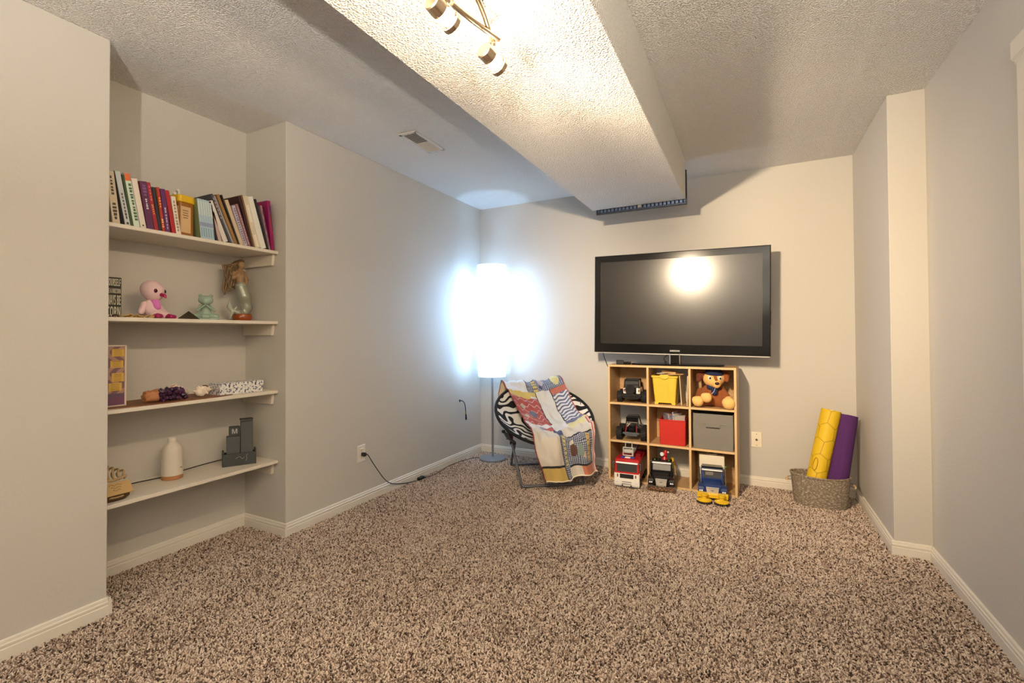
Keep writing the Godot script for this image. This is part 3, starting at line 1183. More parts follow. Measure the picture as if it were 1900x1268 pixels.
func wheel(parent: Node3D, c: Vector3, r: float, w: float, hub: String, lugs := 0) -> void:
	var s := S()
	s.t = turned(V(0, 1, 0), V(1, 0, 0), V(0, 0, -1), c)
	s.lathe(V(0, -w / 2, 0), [Vector2(r * 0.45, w * 0.08), Vector2(r * 0.6, 0), Vector2(r * 0.9, w * 0.03), Vector2(r, w * 0.18), Vector2(r, w * 0.82), Vector2(r * 0.9, w * 0.97), Vector2(r * 0.6, w), Vector2(r * 0.45, w * 0.92)], 24)
	for k in lugs:
		var a := TAU * k / lugs
		for h in [-1, 1]:
			var d := V(cos(a + h * 0.12) * r, h * w * 0.24, sin(a + h * 0.12) * r)
			var keep := s.t
			s.t = keep * Transform3D(Basis(Vector3.UP, -a - h * 0.12) * Basis(Vector3.RIGHT, h * 0.55), d)
			s.box(Vector3.ZERO, V(r * 0.16, w * 0.5, r * 0.15), 0.001)
			s.t = keep
	var wh := part("wheel", s, "black_rubber", parent)
	var g := S()
	g.t = turned(V(0, 1, 0), V(1, 0, 0), V(0, 0, -1), c)
	g.lathe(V(0, -w * 0.42, 0), [Vector2(0, 0), Vector2(r * 0.3, 0), Vector2(r * 0.48, w * 0.06), Vector2(r * 0.48, w * 0.78), Vector2(r * 0.3, w * 0.84), Vector2(0, w * 0.84)], 16)
	part("hub", g, hub, wh)


# ---------------------------------------------------------------- niche shelves and books
func shelves() -> void:
	var says := ["top white niche shelf carrying the row of books", "second white niche shelf from the top carrying the mermaid figurine", "third white niche shelf from the top under the brown wooden runner", "lowest white niche shelf carrying the bottle-shaped diffuser"]
	for i in 4:
		var y: float = SHELF_Y[i]
		var t := thing("wall_shelf", says[i], "shelf", V(-0.217, y, 2.6885), 0.0, "white shelves in the niche")
		part("board", S().box(V(0, -0.009, 0), V(0.303, 0.018, 0.861), 0.002), "shelf_white", t)
		for z in [-0.4215, 0.4215]:
			var c := S()
			c.ext(PackedVector2Array([Vector2(-0.151, -0.018), Vector2(-0.151, -0.082), Vector2(0.112, -0.082), Vector2(0.120, -0.03), Vector2(0.122, -0.018)]), z - 0.009, z + 0.009, 0.0012)
			part("cleat", c, "shelf_white", t)


func book(label: String, z0: float, z1: float, top: float, lean: float, deep: float, c: Color, marks: Array, side := Color.TRANSPARENT, group := "books on the top shelf", kind := "book") -> Node3D:
	var y0: float = SHELF_Y[0]
	var th := z0 - z1
	var an := atan2(lean, top - y0)
	var h := (top - y0) / cos(an)
	th *= cos(an)
	var t := thing("book" if kind == "book" else kind, label, kind, V(-0.088, y0 + 0.0003, z0), 0.0, group)
	t.rotation.x = an
	var key := "book_%d" % c.to_rgba32()
	if not M.has(key):
		plain(key, c, 0.5)
	var k2 := key
	if side.a > 0:
		k2 = "book_%d" % side.to_rgba32()
		if not M.has(k2):
			plain(k2, side, 0.5)
	var b := minf(0.002, th * 0.16)
	part("spine", S().box(V(0.001, h / 2, -th / 2), V(0.003, h, th), 0.001), key, t)
	part("cover", S().box(V(-deep / 2, h / 2, -b / 2), V(deep, h, b), 0.0), k2, t)
	part("cover", S().box(V(-deep / 2, h / 2, -th + b / 2), V(deep, h, b), 0.0), k2, t)
	part("pages", S().box(V(-deep / 2, h / 2, -th / 2), V(deep - 0.004, h - 0.005, th - 2 * b - 0.0002), 0.0), "paper", t)
	for m in marks:   # [colour, from, to, width share, offset share]
		var mk := "mark_%d" % m[0].to_rgba32()
		if not M.has(mk):
			plain(mk, m[0], 0.5)
		part("spine_print", S().box(V(0.0029, h * (m[1] + m[2]) / 2, -th * m[4]), V(0.0006, h * (m[2] - m[1]), th * m[3]), 0.0), mk, t)
	return t


func dashes(c: Color, from: float, to: float, n: int, w := 0.45, at := 0.5) -> Array:
	var out := []
	for i in n:
		var a := lerpf(from, to, i / float(n))
		out.append([c, a, a + (to - from) / n * (0.45 + 0.4 * rng.randf()), w * (0.7 + 0.5 * rng.randf()), at])
	return out


func books() -> void:
	var ink := c8(70, 62, 58)
	var gold := c8(206, 158, 90)
	var pale := c8(214, 206, 214)
	book("black-backed thin book standing against the left end of the niche", 3.112, 3.094, 1.90, 0.0, 0.17, c8(22, 22, 24), [])
	book("cream book with dark lettering, first leaning book from the left end", 3.072, 3.043, 1.878, 0.026, 0.14, c8(206, 190, 160), dashes(ink, 0.08, 0.42, 5) + dashes(ink, 0.55, 0.92, 6, 0.3), c8(196, 180, 150))
	book("pale grey book with a darker grey cover, tallest near the left end", 3.024, 3.003, 1.886, 0.042, 0.15, c8(190, 196, 196), dashes(ink, 0.12, 0.62, 8, 0.3) + [[ink, 0.02, 0.06, 0.4, 0.5]], c8(98, 94, 88))
	book("thin dark green book left of the white and green one", 3.002, 2.992, 1.876, 0.037, 0.15, c8(52, 76, 38), [], c8(44, 62, 34))
	book("white and green book with an orange tab at the top of its spine", 2.990, 2.966, 1.886, 0.042, 0.15, c8(206, 220, 202), [[c8(214, 104, 52), 0.86, 0.995, 0.96, 0.5]] + dashes(c8(64, 96, 58), 0.12, 0.82, 12, 0.45, 0.62), c8(216, 222, 206))
	book("plain white book with hardly any print, left of the purple one", 2.963, 2.939, 1.871, 0.040, 0.15, c8(222, 212, 196), [[ink, 0.04, 0.07, 0.3, 0.5]])
	book("wide purple book with a rust cover and pale lettering", 2.936, 2.906, 1.868, 0.034, 0.15, c8(88, 36, 78), dashes(pale, 0.42, 0.66, 5, 0.25) + dashes(c8(128, 84, 134), 0.7, 0.95, 4, 0.5), c8(140, 52, 44))
	book("red book with gold lettering right of the wide purple book", 2.904, 2.887, 1.870, 0.038, 0.15, c8(160, 30, 40), dashes(gold, 0.34, 0.56, 5, 0.4) + dashes(c8(206, 120, 110), 0.62, 0.95, 5, 0.3))
	book("thin navy book between two red ones", 2.886, 2.874, 1.854, 0.033, 0.15, c8(34, 40, 54), [])
	book("orange and red book with pale orange lettering", 2.871, 2.859, 1.859, 0.028, 0.15, c8(180, 50, 36), dashes(c8(236, 190, 130), 0.1, 0.3, 4, 0.7) + dashes(c8(236, 160, 80), 0.55, 0.8, 4, 0.7), c8(190, 108, 44))
	book("slim purple book with white marks between red spines", 2.857, 2.836, 1.856, 0.026, 0.15, c8(92, 42, 96), dashes(pale, 0.08, 0.6, 7, 0.22))
	book("bright red hardback left of the small cream book", 2.829, 2.811, 1.854, 0.033, 0.15, c8(172, 28, 36), [])
	book("small cream paperback with grey print beside the amber jar", 2.809, 2.788, 1.832, 0.027, 0.13, c8(226, 212, 192), dashes(c8(150, 130, 110), 0.08, 0.9, 10, 0.4))
	var bl := []
	for i in 6:
		var z := 2.692 - i * 0.0119
		bl.append(book(["pale blue booklet with a green cover, leftmost of the set of six", "second pale blue booklet from the left in the set of six", "third pale blue booklet from the left in the set of six", "fourth pale blue booklet from the left in the set of six", "fifth pale blue booklet from the left in the set of six", "pale blue booklet at the right end of the set of six, beside the black-covered one"][i], z, z - 0.0114, 1.853, 0.021, 0.14, c8(172, 196, 208), [[c8(140, 152, 186), 0.32, 0.42, 0.9, 0.5], [c8(198, 212, 210), 0.6, 0.95, 0.7, 0.5], [c8(120, 150, 170), 0.06, 0.28, 0.3, 0.6]], c8(128, 140, 96) if i == 0 else Color.TRANSPARENT, "six pale blue booklets"))
	book("black-covered booklet leaning right of the pale blue set", 2.614, 2.606, 1.838, 0.03, 0.14, c8(28, 24, 24), [])
	book("pinkish pamphlet splayed open right of the pale blue set", 2.600, 2.582, 1.80, 0.042, 0.14, c8(190, 164, 158), [])
	book("thin white magazine leaning far to the left", 2.574, 2.546, 1.852, 0.085, 0.14, c8(214, 206, 196), [])
	book("thin dark grey magazine right of the white one", 2.540, 2.528, 1.893, 0.104, 0.18, c8(74, 72, 78), dashes(c8(180, 150, 150), 0.5, 0.95, 6, 0.5))
	book("pale grey magazine squeezed beside the tan folder", 2.526, 2.514, 1.885, 0.104, 0.18, c8(150, 148, 146), [])
	book("tan folder with an ochre edge leaning left", 2.512, 2.494, 1.897, 0.104, 0.2, c8(152, 112, 62), [], c8(134, 98, 52))
	book("dark book with a bent black top edge", 2.492, 2.484, 1.902, 0.098, 0.2, c8(34, 26, 26), [])
	book("beige paperback with rounded top, shorter than its neighbours", 2.480, 2.459, 1.879, 0.09, 0.14, c8(204, 182, 152), [])
	book("lilac booklet with fine dotted print", 2.457, 2.436, 1.858, 0.074, 0.13, c8(186, 178, 190), dashes(c8(124, 106, 128), 0.06, 0.96, 16, 0.5))
	book("mauve booklet beside the lilac one", 2.434, 2.418, 1.872, 0.076, 0.14, c8(150, 108, 112), dashes(c8(190, 160, 164), 0.06, 0.96, 14, 0.3))
	book("dark maroon tall thin book", 2.416, 2.404, 1.920, 0.076, 0.2, c8(58, 26, 28), [])
	book("brown kraft folder sticking up behind the ivory books", 2.402, 2.392, 1.93, 0.076, 0.22, c8(122, 88, 54), [])
	book("ivory book of uneven pages left of the thick white one", 2.390, 2.357, 1.926, 0.079, 0.2, c8(214, 202, 178), dashes(c8(236, 226, 206), 0.02, 0.98, 2, 0.4))
	book("thick plain white album near the right end", 2.355, 2.320, 1.930, 0.086, 0.2, c8(230, 228, 216), [])
	book("black binder right of the thick white album", 2.318, 2.306, 1.928, 0.08, 0.22, c8(26, 24, 28), [])
	book("grey pink notebook shorter than the black binder", 2.304, 2.292, 1.90, 0.058, 0.16, c8(152, 120, 130), dashes(c8(110, 78, 84), 0.1, 0.95, 5, 0.4))
	var mg := book("magenta notebook with red and blue dots at the right end", 2.288, 2.268, 1.940, 0.03, 0.2, c8(150, 20, 92), [])
	part("dot_print", S().box(V(0.0029, 0.14, -0.01), V(0.0006, 0.24, 0.0185), 0.0), "magenta_print", mg)
	# amber jar with a yellow lid standing between the books
	var j := thing("storage_jar", "square amber plastic jar with a yellow lid and cream labels among the books", "jar", V(-0.15, SHELF_Y[0], 2.752), 0.12)
	var s := S()
	square_loft(s, [[0.078, 0.074, 0.0], [0.084, 0.08, 0.004], [0.084, 0.08, 0.165], [0.076, 0.072, 0.178]], 0.014)
	part("body", s, "amber_plastic", j)
	var lid := S()
	square_loft(lid, [[0.086, 0.084, 0.172], [0.09, 0.088, 0.174], [0.09, 0.088, 0.203], [0.084, 0.082, 0.207], [0.01, 0.01, 0.207]], 0.016)
	part("lid", lid, "jar_lid", j)
	part("label_front", S().box(V(0.0424, 0.085, 0.008), V(0.001, 0.13, 0.05), 0.0), "label_cream", j)
	part("label_side", S().box(V(0.004, 0.085, 0.0404), V(0.062, 0.13, 0.001), 0.0), "label_cream", j)
	for k in 4:
		part("print", S().box(V(0.0431, 0.13 - k * 0.012, 0.01), V(0.0004, 0.003, 0.03 - 0.005 * (k % 2)), 0.0), "ink", j)
	var pp := thing("loose_papers", "pale curled papers sticking up behind the yellow jar lid", "papers", V(-0.235, SHELF_Y[0], 2.75))
	for k in 4:
		var q := S()
		var rows := []
		for a in 7:
			var row := PackedVector3Array()
			for b in 2:
				row.append(V(0.04 * sin(a * 0.25) - 0.02, (0.262 - 0.01 * k) * a / 6.0, (b - 0.5) * 0.05 * (1.0 - 0.13 * a) + 0.012 * (k - 1.5) - 0.004 * k * a / 6.0))
			rows.append(row)
		q.grid(rows)
		var rows2 := []
		for r in rows:
			var row := PackedVector3Array()
			for p in r:
				row.append(p - V(0.0008, 0, 0))
			rows2.append(row)
		q.grid(rows2, false, false, true)
		part("sheet", q, "paper_grey" if k % 2 else "paper_white", pp)


func shelf_two() -> void:
	var y: float = SHELF_Y[1]
	# block sign
	var g := thing("block_sign", "dark wooden block sign with pale capital lettering at the left end of the shelf", "sign", V(-0.21, y, 3.026))
	part("block", S().box(V(0, 0.095, 0), V(0.025, 0.185, 0.076), 0.002), "sign_dark", g)
	var at := func(h: float, z := 0.0) -> Transform3D: return turned(Vector3.FORWARD, Vector3.UP, Vector3.RIGHT, V(0.0128, h, z))
	text("lettering", "BE YOURSELF", 0.034, 0.001, at.call(0.164), "sign_letter", g, 0.068)
	text("lettering", "CAN BE A UNICORN", 0.022, 0.001, at.call(0.125), "sign_letter", g, 0.068)
	text("lettering", "ALWAYS BE", 0.046, 0.001, at.call(0.083), "sign_letter", g, 0.068)
	text("lettering", "CORN", 0.046, 0.001, at.call(0.030, -0.007), "sign_letter", g, 0.053)
	for h in [0.1435, 0.1105, 0.056]:
		part("rule", S().box(V(0.0128, h, 0), V(0.001, 0.0025, 0.070), 0.0), "black_matte", g)
	# pink plush bird
	var b := thing("plush_bird", "pink plush bird with dark glitter eyes and shiny magenta feet", "plush toy", V(-0.19, y, 2.862), 1.9)
	part("body", S().blob([[V(0, 0.05, -0.012), V(0, 0.03, 0.0), 0.042, 0.034], [V(0, 0.055, -0.01), V(0, 0.085, -0.004), 0.032, 0.02], [V(0.02, 0.025, 0.01), V(0.034, 0.018, 0.05), 0.02, 0.015], [V(-0.02, 0.025, 0.01), V(-0.034, 0.018, 0.05), 0.02, 0.015], [V(0, 0.035, -0.035), V(0, 0.04, -0.075), 0.022, 0.008]], 0.018, 0.005), "plush_pink", b)
	part("wing", S().blob([[V(0.036, 0.07, -0.01), V(0.062, 0.035, 0.002), 0.014, 0.012], [V(0.062, 0.035, 0.002), V(0.068, 0.028, 0.006), 0.012, 0.01]], 0.01, 0.004), "plush_pink", b)
	part("wing", S().blob([[V(-0.036, 0.07, -0.01), V(-0.062, 0.035, 0.002), 0.014, 0.012], [V(-0.062, 0.035, 0.002), V(-0.068, 0.028, 0.006), 0.012, 0.01]], 0.01, 0.004), "plush_pink", b)
	part("bib", S().blob([[V(0, 0.095, 0.008), V(0, 0.06, 0.024), 0.02, 0.018]], 0.01, 0.004), "plush_magenta", b)
	var hd := part("head", S().blob([[V(0, 0.138, 0.0), V(0, 0.132, 0.006), 0.046, 0.046], [V(0, 0.145, -0.012), V(0, 0.146, -0.01), 0.042, 0.042]], 0.012, 0.005), "plush_pink", b)
	for sx in [-1, 1]:
		part("eye", S().ball(V(sx * 0.024, 0.134, 0.042), V(0.010, 0.0105, 0.006), 14, 8), "eye_purple", hd)
		part("pupil", S().ball(V(sx * 0.0245, 0.134, 0.0462), V(0.0062, 0.0066, 0.003), 12, 6), "eye_black", hd)
		part("foot", S().blob([[V(sx * 0.034, 0.014, 0.052), V(sx * 0.030, 0.0115, 0.075), 0.014, 0.011], [V(sx * 0.036, 0.0115, 0.056), V(sx * 0.048, 0.011, 0.076), 0.012, 0.010]], 0.006, 0.004), "glitter_pink", b)
	part("beak", S().blob([[V(0, 0.118, 0.046), V(0, 0.112, 0.066), 0.0095, 0.007], [V(0, 0.112, 0.066), V(0, 0.102, 0.074), 0.007, 0.004]], 0.006, 0.003), "glitter_pink", hd)
	# string of straw coins
	var c := thing("straw_garland", "flat coil of small straw discs lying in front of the pink plush bird", "garland", V(-0.13, y, 2.965))
	for i in 13:
		var w := i / 12.0
		var p := V(0.02 * sin(w * 7.0), 0.008 + 0.004 * (i % 2), 0.062 - 0.125 * w)
		var s := S()
		s.t = Transform3D(Basis(V(rng.randf() - 0.5, 0.2, rng.randf() - 0.5).normalized(), rng.randf_range(0.3, 0.9)), p)
		s.lathe(V(0, -0.002, 0), [Vector2(0, 0), Vector2(0.0125, 0), Vector2(0.0125, 0.003), Vector2(0.009, 0.004), Vector2(0, 0.003)], 12)
		part("disc", s, "coin_straw", c)
	part("mat", S().lathe(Vector3.ZERO, [Vector2(0, 0), Vector2(0.036, 0), Vector2(0.036, 0.003), Vector2(0, 0.003)], 28, 0.9, 2.0), "wicker", c)
	part("strap", S().tube(curve([V(0.01, 0.004, 0.065), V(0.005, 0.012, 0.075), V(-0.01, 0.009, 0.083)], 4), 0.004, 6), "wicker_dark", c)
	# pyramid
	var p := thing("stone_pyramid", "small dark brown stone pyramid left of the frog", "ornament", V(-0.125, y, 2.729), 0.35)
	var ps := S()
	var a := 0.036
	var tip := V(0, 0.042, 0)
	var cs := [V(-a, 0, a), V(a, 0, a), V(a, 0, -a), V(-a, 0, -a)]
	for k in 4:
		ps.face([cs[k], cs[(k + 1) % 4], tip])
	ps.face([cs[3], cs[2], cs[1], cs[0]])
	part("pyramid", ps, "onyx", p)
	# frog
	var f := thing("frog_figurine", "pale green ceramic frog sitting cross-legged with folded hands", "figurine", V(-0.19, y, 2.606), 1.05)
	part("plinth", S().box(V(0.004, 0.006, 0.0), V(0.12, 0.012, 0.07), 0.004), "celadon", f)
	part("body", S().blob([[V(0, 0.035, -0.004), V(0, 0.072, -0.006), 0.028, 0.021], [V(0.024, 0.026, 0.0), V(0.05, 0.02, 0.012), 0.016, 0.012], [V(-0.024, 0.026, 0.0), V(-0.05, 0.02, 0.012), 0.016, 0.012], [V(0.05, 0.02, 0.012), V(-0.012, 0.018, 0.03), 0.011, 0.009], [V(-0.05, 0.02, 0.012), V(0.012, 0.018, 0.03), 0.011, 0.009]], 0.008, 0.0034), "celadon", f)
	part("head", S().blob([[V(-0.012, 0.108, 0.0), V(0.012, 0.108, 0.0), 0.023, 0.023], [V(0, 0.1, 0.008), V(0, 0.1, 0.012), 0.022, 0.02], [V(0, 0.106, 0.0), V(0, 0.106, 0.006), 0.025, 0.022]], 0.007, 0.003), "celadon", f)
	for sx in [-1, 1]:
		part("eye", S().ball(V(sx * 0.024, 0.129, 0.004), V(0.0095, 0.0095, 0.0095), 14, 10), "celadon", f)
		part("arm", S().blob([[V(sx * 0.024, 0.078, 0.0), V(sx * 0.04, 0.05, 0.012), 0.0075, 0.006], [V(sx * 0.04, 0.05, 0.012), V(sx * 0.004, 0.078, 0.03), 0.006, 0.005]], 0.004, 0.003), "celadon", f)
	# mermaid
	var m := thing("mermaid_figurine", "long-haired mermaid figurine with a silver-green tail rising from an orange pot", "figurine", V(-0.25, y, 2.358), 1.35)
	part("pot", S().lathe(Vector3.ZERO, [Vector2(0, 0), Vector2(0.038, 0), Vector2(0.05, 0.012), Vector2(0.053, 0.026), Vector2(0.048, 0.042), Vector2(0.042, 0.044), Vector2(0.04, 0.036), Vector2(0, 0.034)], 28), "pot_orange", m)
	part("tail", S().blob([[V(0.005, 0.038, 0.0), V(0.022, 0.085, 0.004), 0.022, 0.028], [V(0.022, 0.085, 0.004), V(0.008, 0.145, 0.006), 0.028, 0.033], [V(0.008, 0.145, 0.006), V(-0.014, 0.21, 0.004), 0.033, 0.029], [V(0.005, 0.044, 0.01), V(-0.03, 0.05, 0.02), 0.018, 0.012], [V(-0.03, 0.05, 0.02), V(-0.055, 0.06, 0.015), 0.012, 0.010]], 0.014, 0.0045), "mermaid_tail", m)
	part("fin", S().blob([[V(-0.055, 0.055, 0.012), V(-0.075, 0.085, 0.008), 0.010, 0.012], [V(-0.075, 0.085, 0.008), V(-0.07, 0.128, 0.004), 0.012, 0.003], [V(-0.06, 0.05, 0.012), V(-0.072, 0.012, 0.01), 0.010, 0.004], [V(-0.05, 0.06, 0.012), V(-0.036, 0.085, 0.01), 0.009, 0.004]], 0.008, 0.0035), "fin_pale", m)
	var bd := part("body", S().blob([[V(-0.014, 0.208, 0.004), V(-0.018, 0.24, 0.004), 0.024, 0.022], [V(-0.018, 0.24, 0.004), V(-0.02, 0.275, 0.003), 0.023, 0.029], [V(-0.045, 0.284, 0.0), V(0.006, 0.284, 0.0), 0.012, 0.012], [V(-0.018, 0.29, 0.002), V(-0.012, 0.31, 0.004), 0.01, 0.009], [V(-0.01, 0.33, 0.007), V(-0.009, 0.324, 0.01), 0.021, 0.018], [V(0.008, 0.284, 0.0), V(0.022, 0.245, 0.008), 0.010, 0.008], [V(0.022, 0.245, 0.008), V(0.012, 0.215, 0.02), 0.008, 0.007], [V(-0.047, 0.284, 0.0), V(-0.056, 0.25, 0.016), 0.010, 0.008], [V(-0.056, 0.25, 0.016), V(-0.03, 0.272, 0.03), 0.008, 0.007], [V(-0.03, 0.262, 0.018), V(-0.03, 0.262, 0.02), 0.012, 0.011], [V(-0.008, 0.262, 0.018), V(-0.008, 0.262, 0.02), 0.012, 0.011], [V(-0.004, 0.324, 0.028), V(-0.004, 0.322, 0.031), 0.004, 0.003]], 0.009, 0.0035), "mermaid_skin", m)
	part("belt", S().ring(V(-0.013, 0.212, 0.004), V(-0.1, 1, 0), 0.028, 0.005, 24, 6), "fin_pale", m)
	var hr := []
	for k in 5:
		var w := k / 4.0
		var x0 := lerpf(-0.03, -0.015, w)
		hr.append([V(x0, 0.338, -0.012 - 0.006 * w), V(-0.075 + 0.05 * w, 0.30 - 0.02 * w, -0.014), 0.016, 0.014])
		hr.append([V(-0.075 + 0.05 * w, 0.30 - 0.02 * w, -0.014), V(-0.082 + 0.04 * w + 0.008 * (k % 2), 0.255 - 0.02 * w, -0.012), 0.014, 0.013])
		hr.append([V(-0.082 + 0.04 * w + 0.008 * (k % 2), 0.255 - 0.02 * w, -0.012), V(-0.058 + 0.02 * w, 0.205 - 0.012 * w, -0.012), 0.012, 0.005])
	hr.append([V(-0.014, 0.344, 0.0), V(-0.006, 0.348, 0.0), 0.018, 0.017])
	part("hair", S().blob(hr, 0.006, 0.0038), "mermaid_hair", bd)
	for k in 12:
		var w := k / 11.0
		var o := V(lerpf(-0.006, -0.03, w), 0.348 - 0.012 * w, 0.012 - 0.012 * w)
		var p2 := [o, o + V(-0.025 - 0.02 * w, -0.012, 0.002)]
		for i in 5:
			p2.append(V(lerpf(-0.05, -0.098, w) + 0.007 * sin(i * 2.1 + k), 0.31 - 0.026 * i - 0.006 * k * (i / 4.0) + 0.01 * w, 0.012 - 0.016 * w + 0.004 * cos(i * 2.1 + k)))
		part("strand", S().tube(curve(p2, 4), 0.0044, 6), "mermaid_strand" if k % 2 else "mermaid_hair", bd)


func shelf_three() -> void:
	var y: float = SHELF_Y[2]
	var r := thing("wooden_runner", "brown wood-grain runner mat lying along the third shelf", "mat", V(-0.2, y, 2.79))
	var poly := PackedVector2Array()
	for i in 28:
		var w := TAU * i / 28
		poly.append(Vector2(0.128 * signf(cos(w)) * pow(absf(cos(w)), 0.5), 0.31 * signf(sin(w)) * pow(absf(sin(w)), 0.6)))
	var rs := S()
	rs.t = turned(Vector3.RIGHT, Vector3.FORWARD, Vector3.UP)
	rs.ext(poly, 0.0, 0.004, 0.001)
	part("runner", rs, "runner_wood", r)
	var f := thing("framed_print", "cream-framed print with yellow panels and faded script at the left end of the shelf", "picture frame", V(-0.15, y + 0.004, 3.052))
	part("frame", S().box(V(0, 0.138, -0.059), V(0.014, 0.276, 0.008), 0.002).box(V(0, 0.138, 0.059), V(0.014, 0.276, 0.008), 0.002).box(V(0, 0.2725, 0), V(0.014, 0.007, 0.11), 0.002).box(V(0, 0.003, 0), V(0.014, 0.006, 0.11), 0.002), "frame_cream", f)
	var pr := S()
	pr.t = turned(Vector3.FORWARD, Vector3.UP, Vector3.RIGHT)
	pr.face([V(-0.056, 0.006, 0.003), V(0.056, 0.006, 0.003), V(0.056, 0.27, 0.003), V(-0.056, 0.27, 0.003)], [Vector2(0, 1), Vector2(1, 1), Vector2(1, 0), Vector2(0, 0)])
	part("print", pr, "print_card", f)
	part("backing", S().box(V(-0.002, 0.138, 0), V(0.006, 0.268, 0.112), 0.0), "card_beige", f)
	# amethyst
	var g := thing("amethyst_cluster", "rough amethyst cluster, tan crust at the left and dark purple crystals at the right", "crystal", V(-0.15, y + 0.004, 2.835))
	var lumps := [[V(0, 0.029, 0.058), V(0, 0.032, 0.028), 0.025, 0.030], [V(0.016, 0.02, 0.07), V(0.018, 0.024, 0.04), 0.014, 0.02], [V(0, 0.024, 0.03), V(0, 0.02, -0.06), 0.022, 0.018]]
	for i in 26:
		var q := V(0.026 * cos(i * 2.4), 0.03 + 0.022 * sin(i * 2.4), 0.03 + 0.05 * rng.randf())
		lumps.append([q, q + V(0.002, 0.002, 0.0), 0.007, 0.005])
	part("crust", S().blob(lumps, 0.004, 0.0035), "geode_crust", g)
	for i in 70:
		var w := rng.randf()
		var z := lerpf(0.028, -0.08, w)
		var a := rng.randf_range(-0.75, 2.0)
		var d := V(cos(a) * 0.9, sin(a) + 0.12, rng.randf_range(-0.45, 0.3) - (0.5 if w > 0.85 else 0.0)).normalized()
		var c := V(0.006, 0.024, z) + d * rng.randf_range(0.016, 0.030)
		var rr := rng.randf_range(0.008, 0.0135)
		var s := S()
		var xx := d.cross(Vector3.UP + V(0.1, 0, 0.2)).normalized()
		s.t = turned(xx, d, xx.cross(d), c)
		var l := rng.randf_range(0.004, 0.012)
		for k in 6:
			var w0 := TAU * k / 6
			var w1 := TAU * (k + 1) / 6
			var p0 := V(cos(w0) * rr, 0, -sin(w0) * rr)
			var p1 := V(cos(w1) * rr, 0, -sin(w1) * rr)
			s.face([p0 - V(0, 0.01, 0), p1 - V(0, 0.01, 0), p1 + V(0, l, 0), p0 + V(0, l, 0)])
			s.face([p0 + V(0, l, 0), p1 + V(0, l, 0), V(0, l + rr * 0.9, 0)])
		part("crystal", s, "amethyst" if i % 3 else "amethyst_dark", g)
	# two shells
	for k in 2:
		var at: Vector3 = [V(-0.215, y + 0.004, 2.722), V(-0.155, y + 0.004, 2.652)][k]
		var sh := thing("seashell", ["smooth round cream seashell half behind the amethyst", "knobbly cream seashell with short spikes left of the floral box"][k], "seashell", at, [0.1, 0.0][k], "seashells on the third shelf")
		if k == 0:
			part("whorl", S().blob([[V(0, 0.03, -0.006), V(0.002, 0.031, 0.004), 0.029, 0.029], [V(0, 0.03, -0.006), V(0.004, 0.022, -0.03), 0.022, 0.012], [V(0, 0.04, 0.012), V(0.002, 0.052, 0.026), 0.018, 0.014]], 0.012, 0.004), "shell_pinkish", sh)
			part("lip", S().ring(V(0.003, 0.0635, 0.034), V(0.1, 0.8, 0.45), 0.0125, 0.0035, 22, 7), "shell_cream", sh)
			part("mouth", S().ball(V(0.003, 0.0615, 0.033), V(0.0115, 0.005, 0.0115), 16, 8), "light_wood", sh)
		else:
			var sp := [[V(0.014, 0.024, 0.012), V(0.016, 0.02, 0.004), 0.021, 0.018], [V(-0.008, 0.032, -0.014), V(0.0, 0.036, -0.022), 0.022, 0.02], [V(0.006, 0.04, -0.004), V(0.004, 0.042, -0.012), 0.016, 0.014]]
			for h in [V(0.008, 0.032, 0.04), V(0.02, 0.05, 0.03), V(0.006, 0.056, 0.014), V(0.012, 0.062, -0.014), V(0.012, 0.05, -0.04), V(0.014, 0.034, -0.05), V(0.03, 0.016, -0.02)]:
				var c := V(0.004, 0.03, h.z * 0.45)
				sp.append([c.lerp(h, 0.35), h, 0.010, 0.004])
			part("whorl", S().blob(sp, 0.006, 0.0034), "shell_cream", sh)
			part("stripe", S().tube(curve([V(0.014, 0.058, -0.004), V(0.016, 0.0575, -0.018), V(0.012, 0.049, -0.032)], 5), 0.003, 6), "wicker_dark", sh)
	# floral box
	var b := thing("floral_box", "long white gift box with a blue floral print and a lift-off lid", "box", V(-0.162, y + 0.0005, 2.449))
	part("body", S().box(V(0, 0.021, 0), V(0.098, 0.042, 0.249), 0.001), "floral_paper", b)
	part("lid", S().box(V(0, 0.048, 0), V(0.104, 0.032, 0.257), 0.0015), "floral_paper", b)


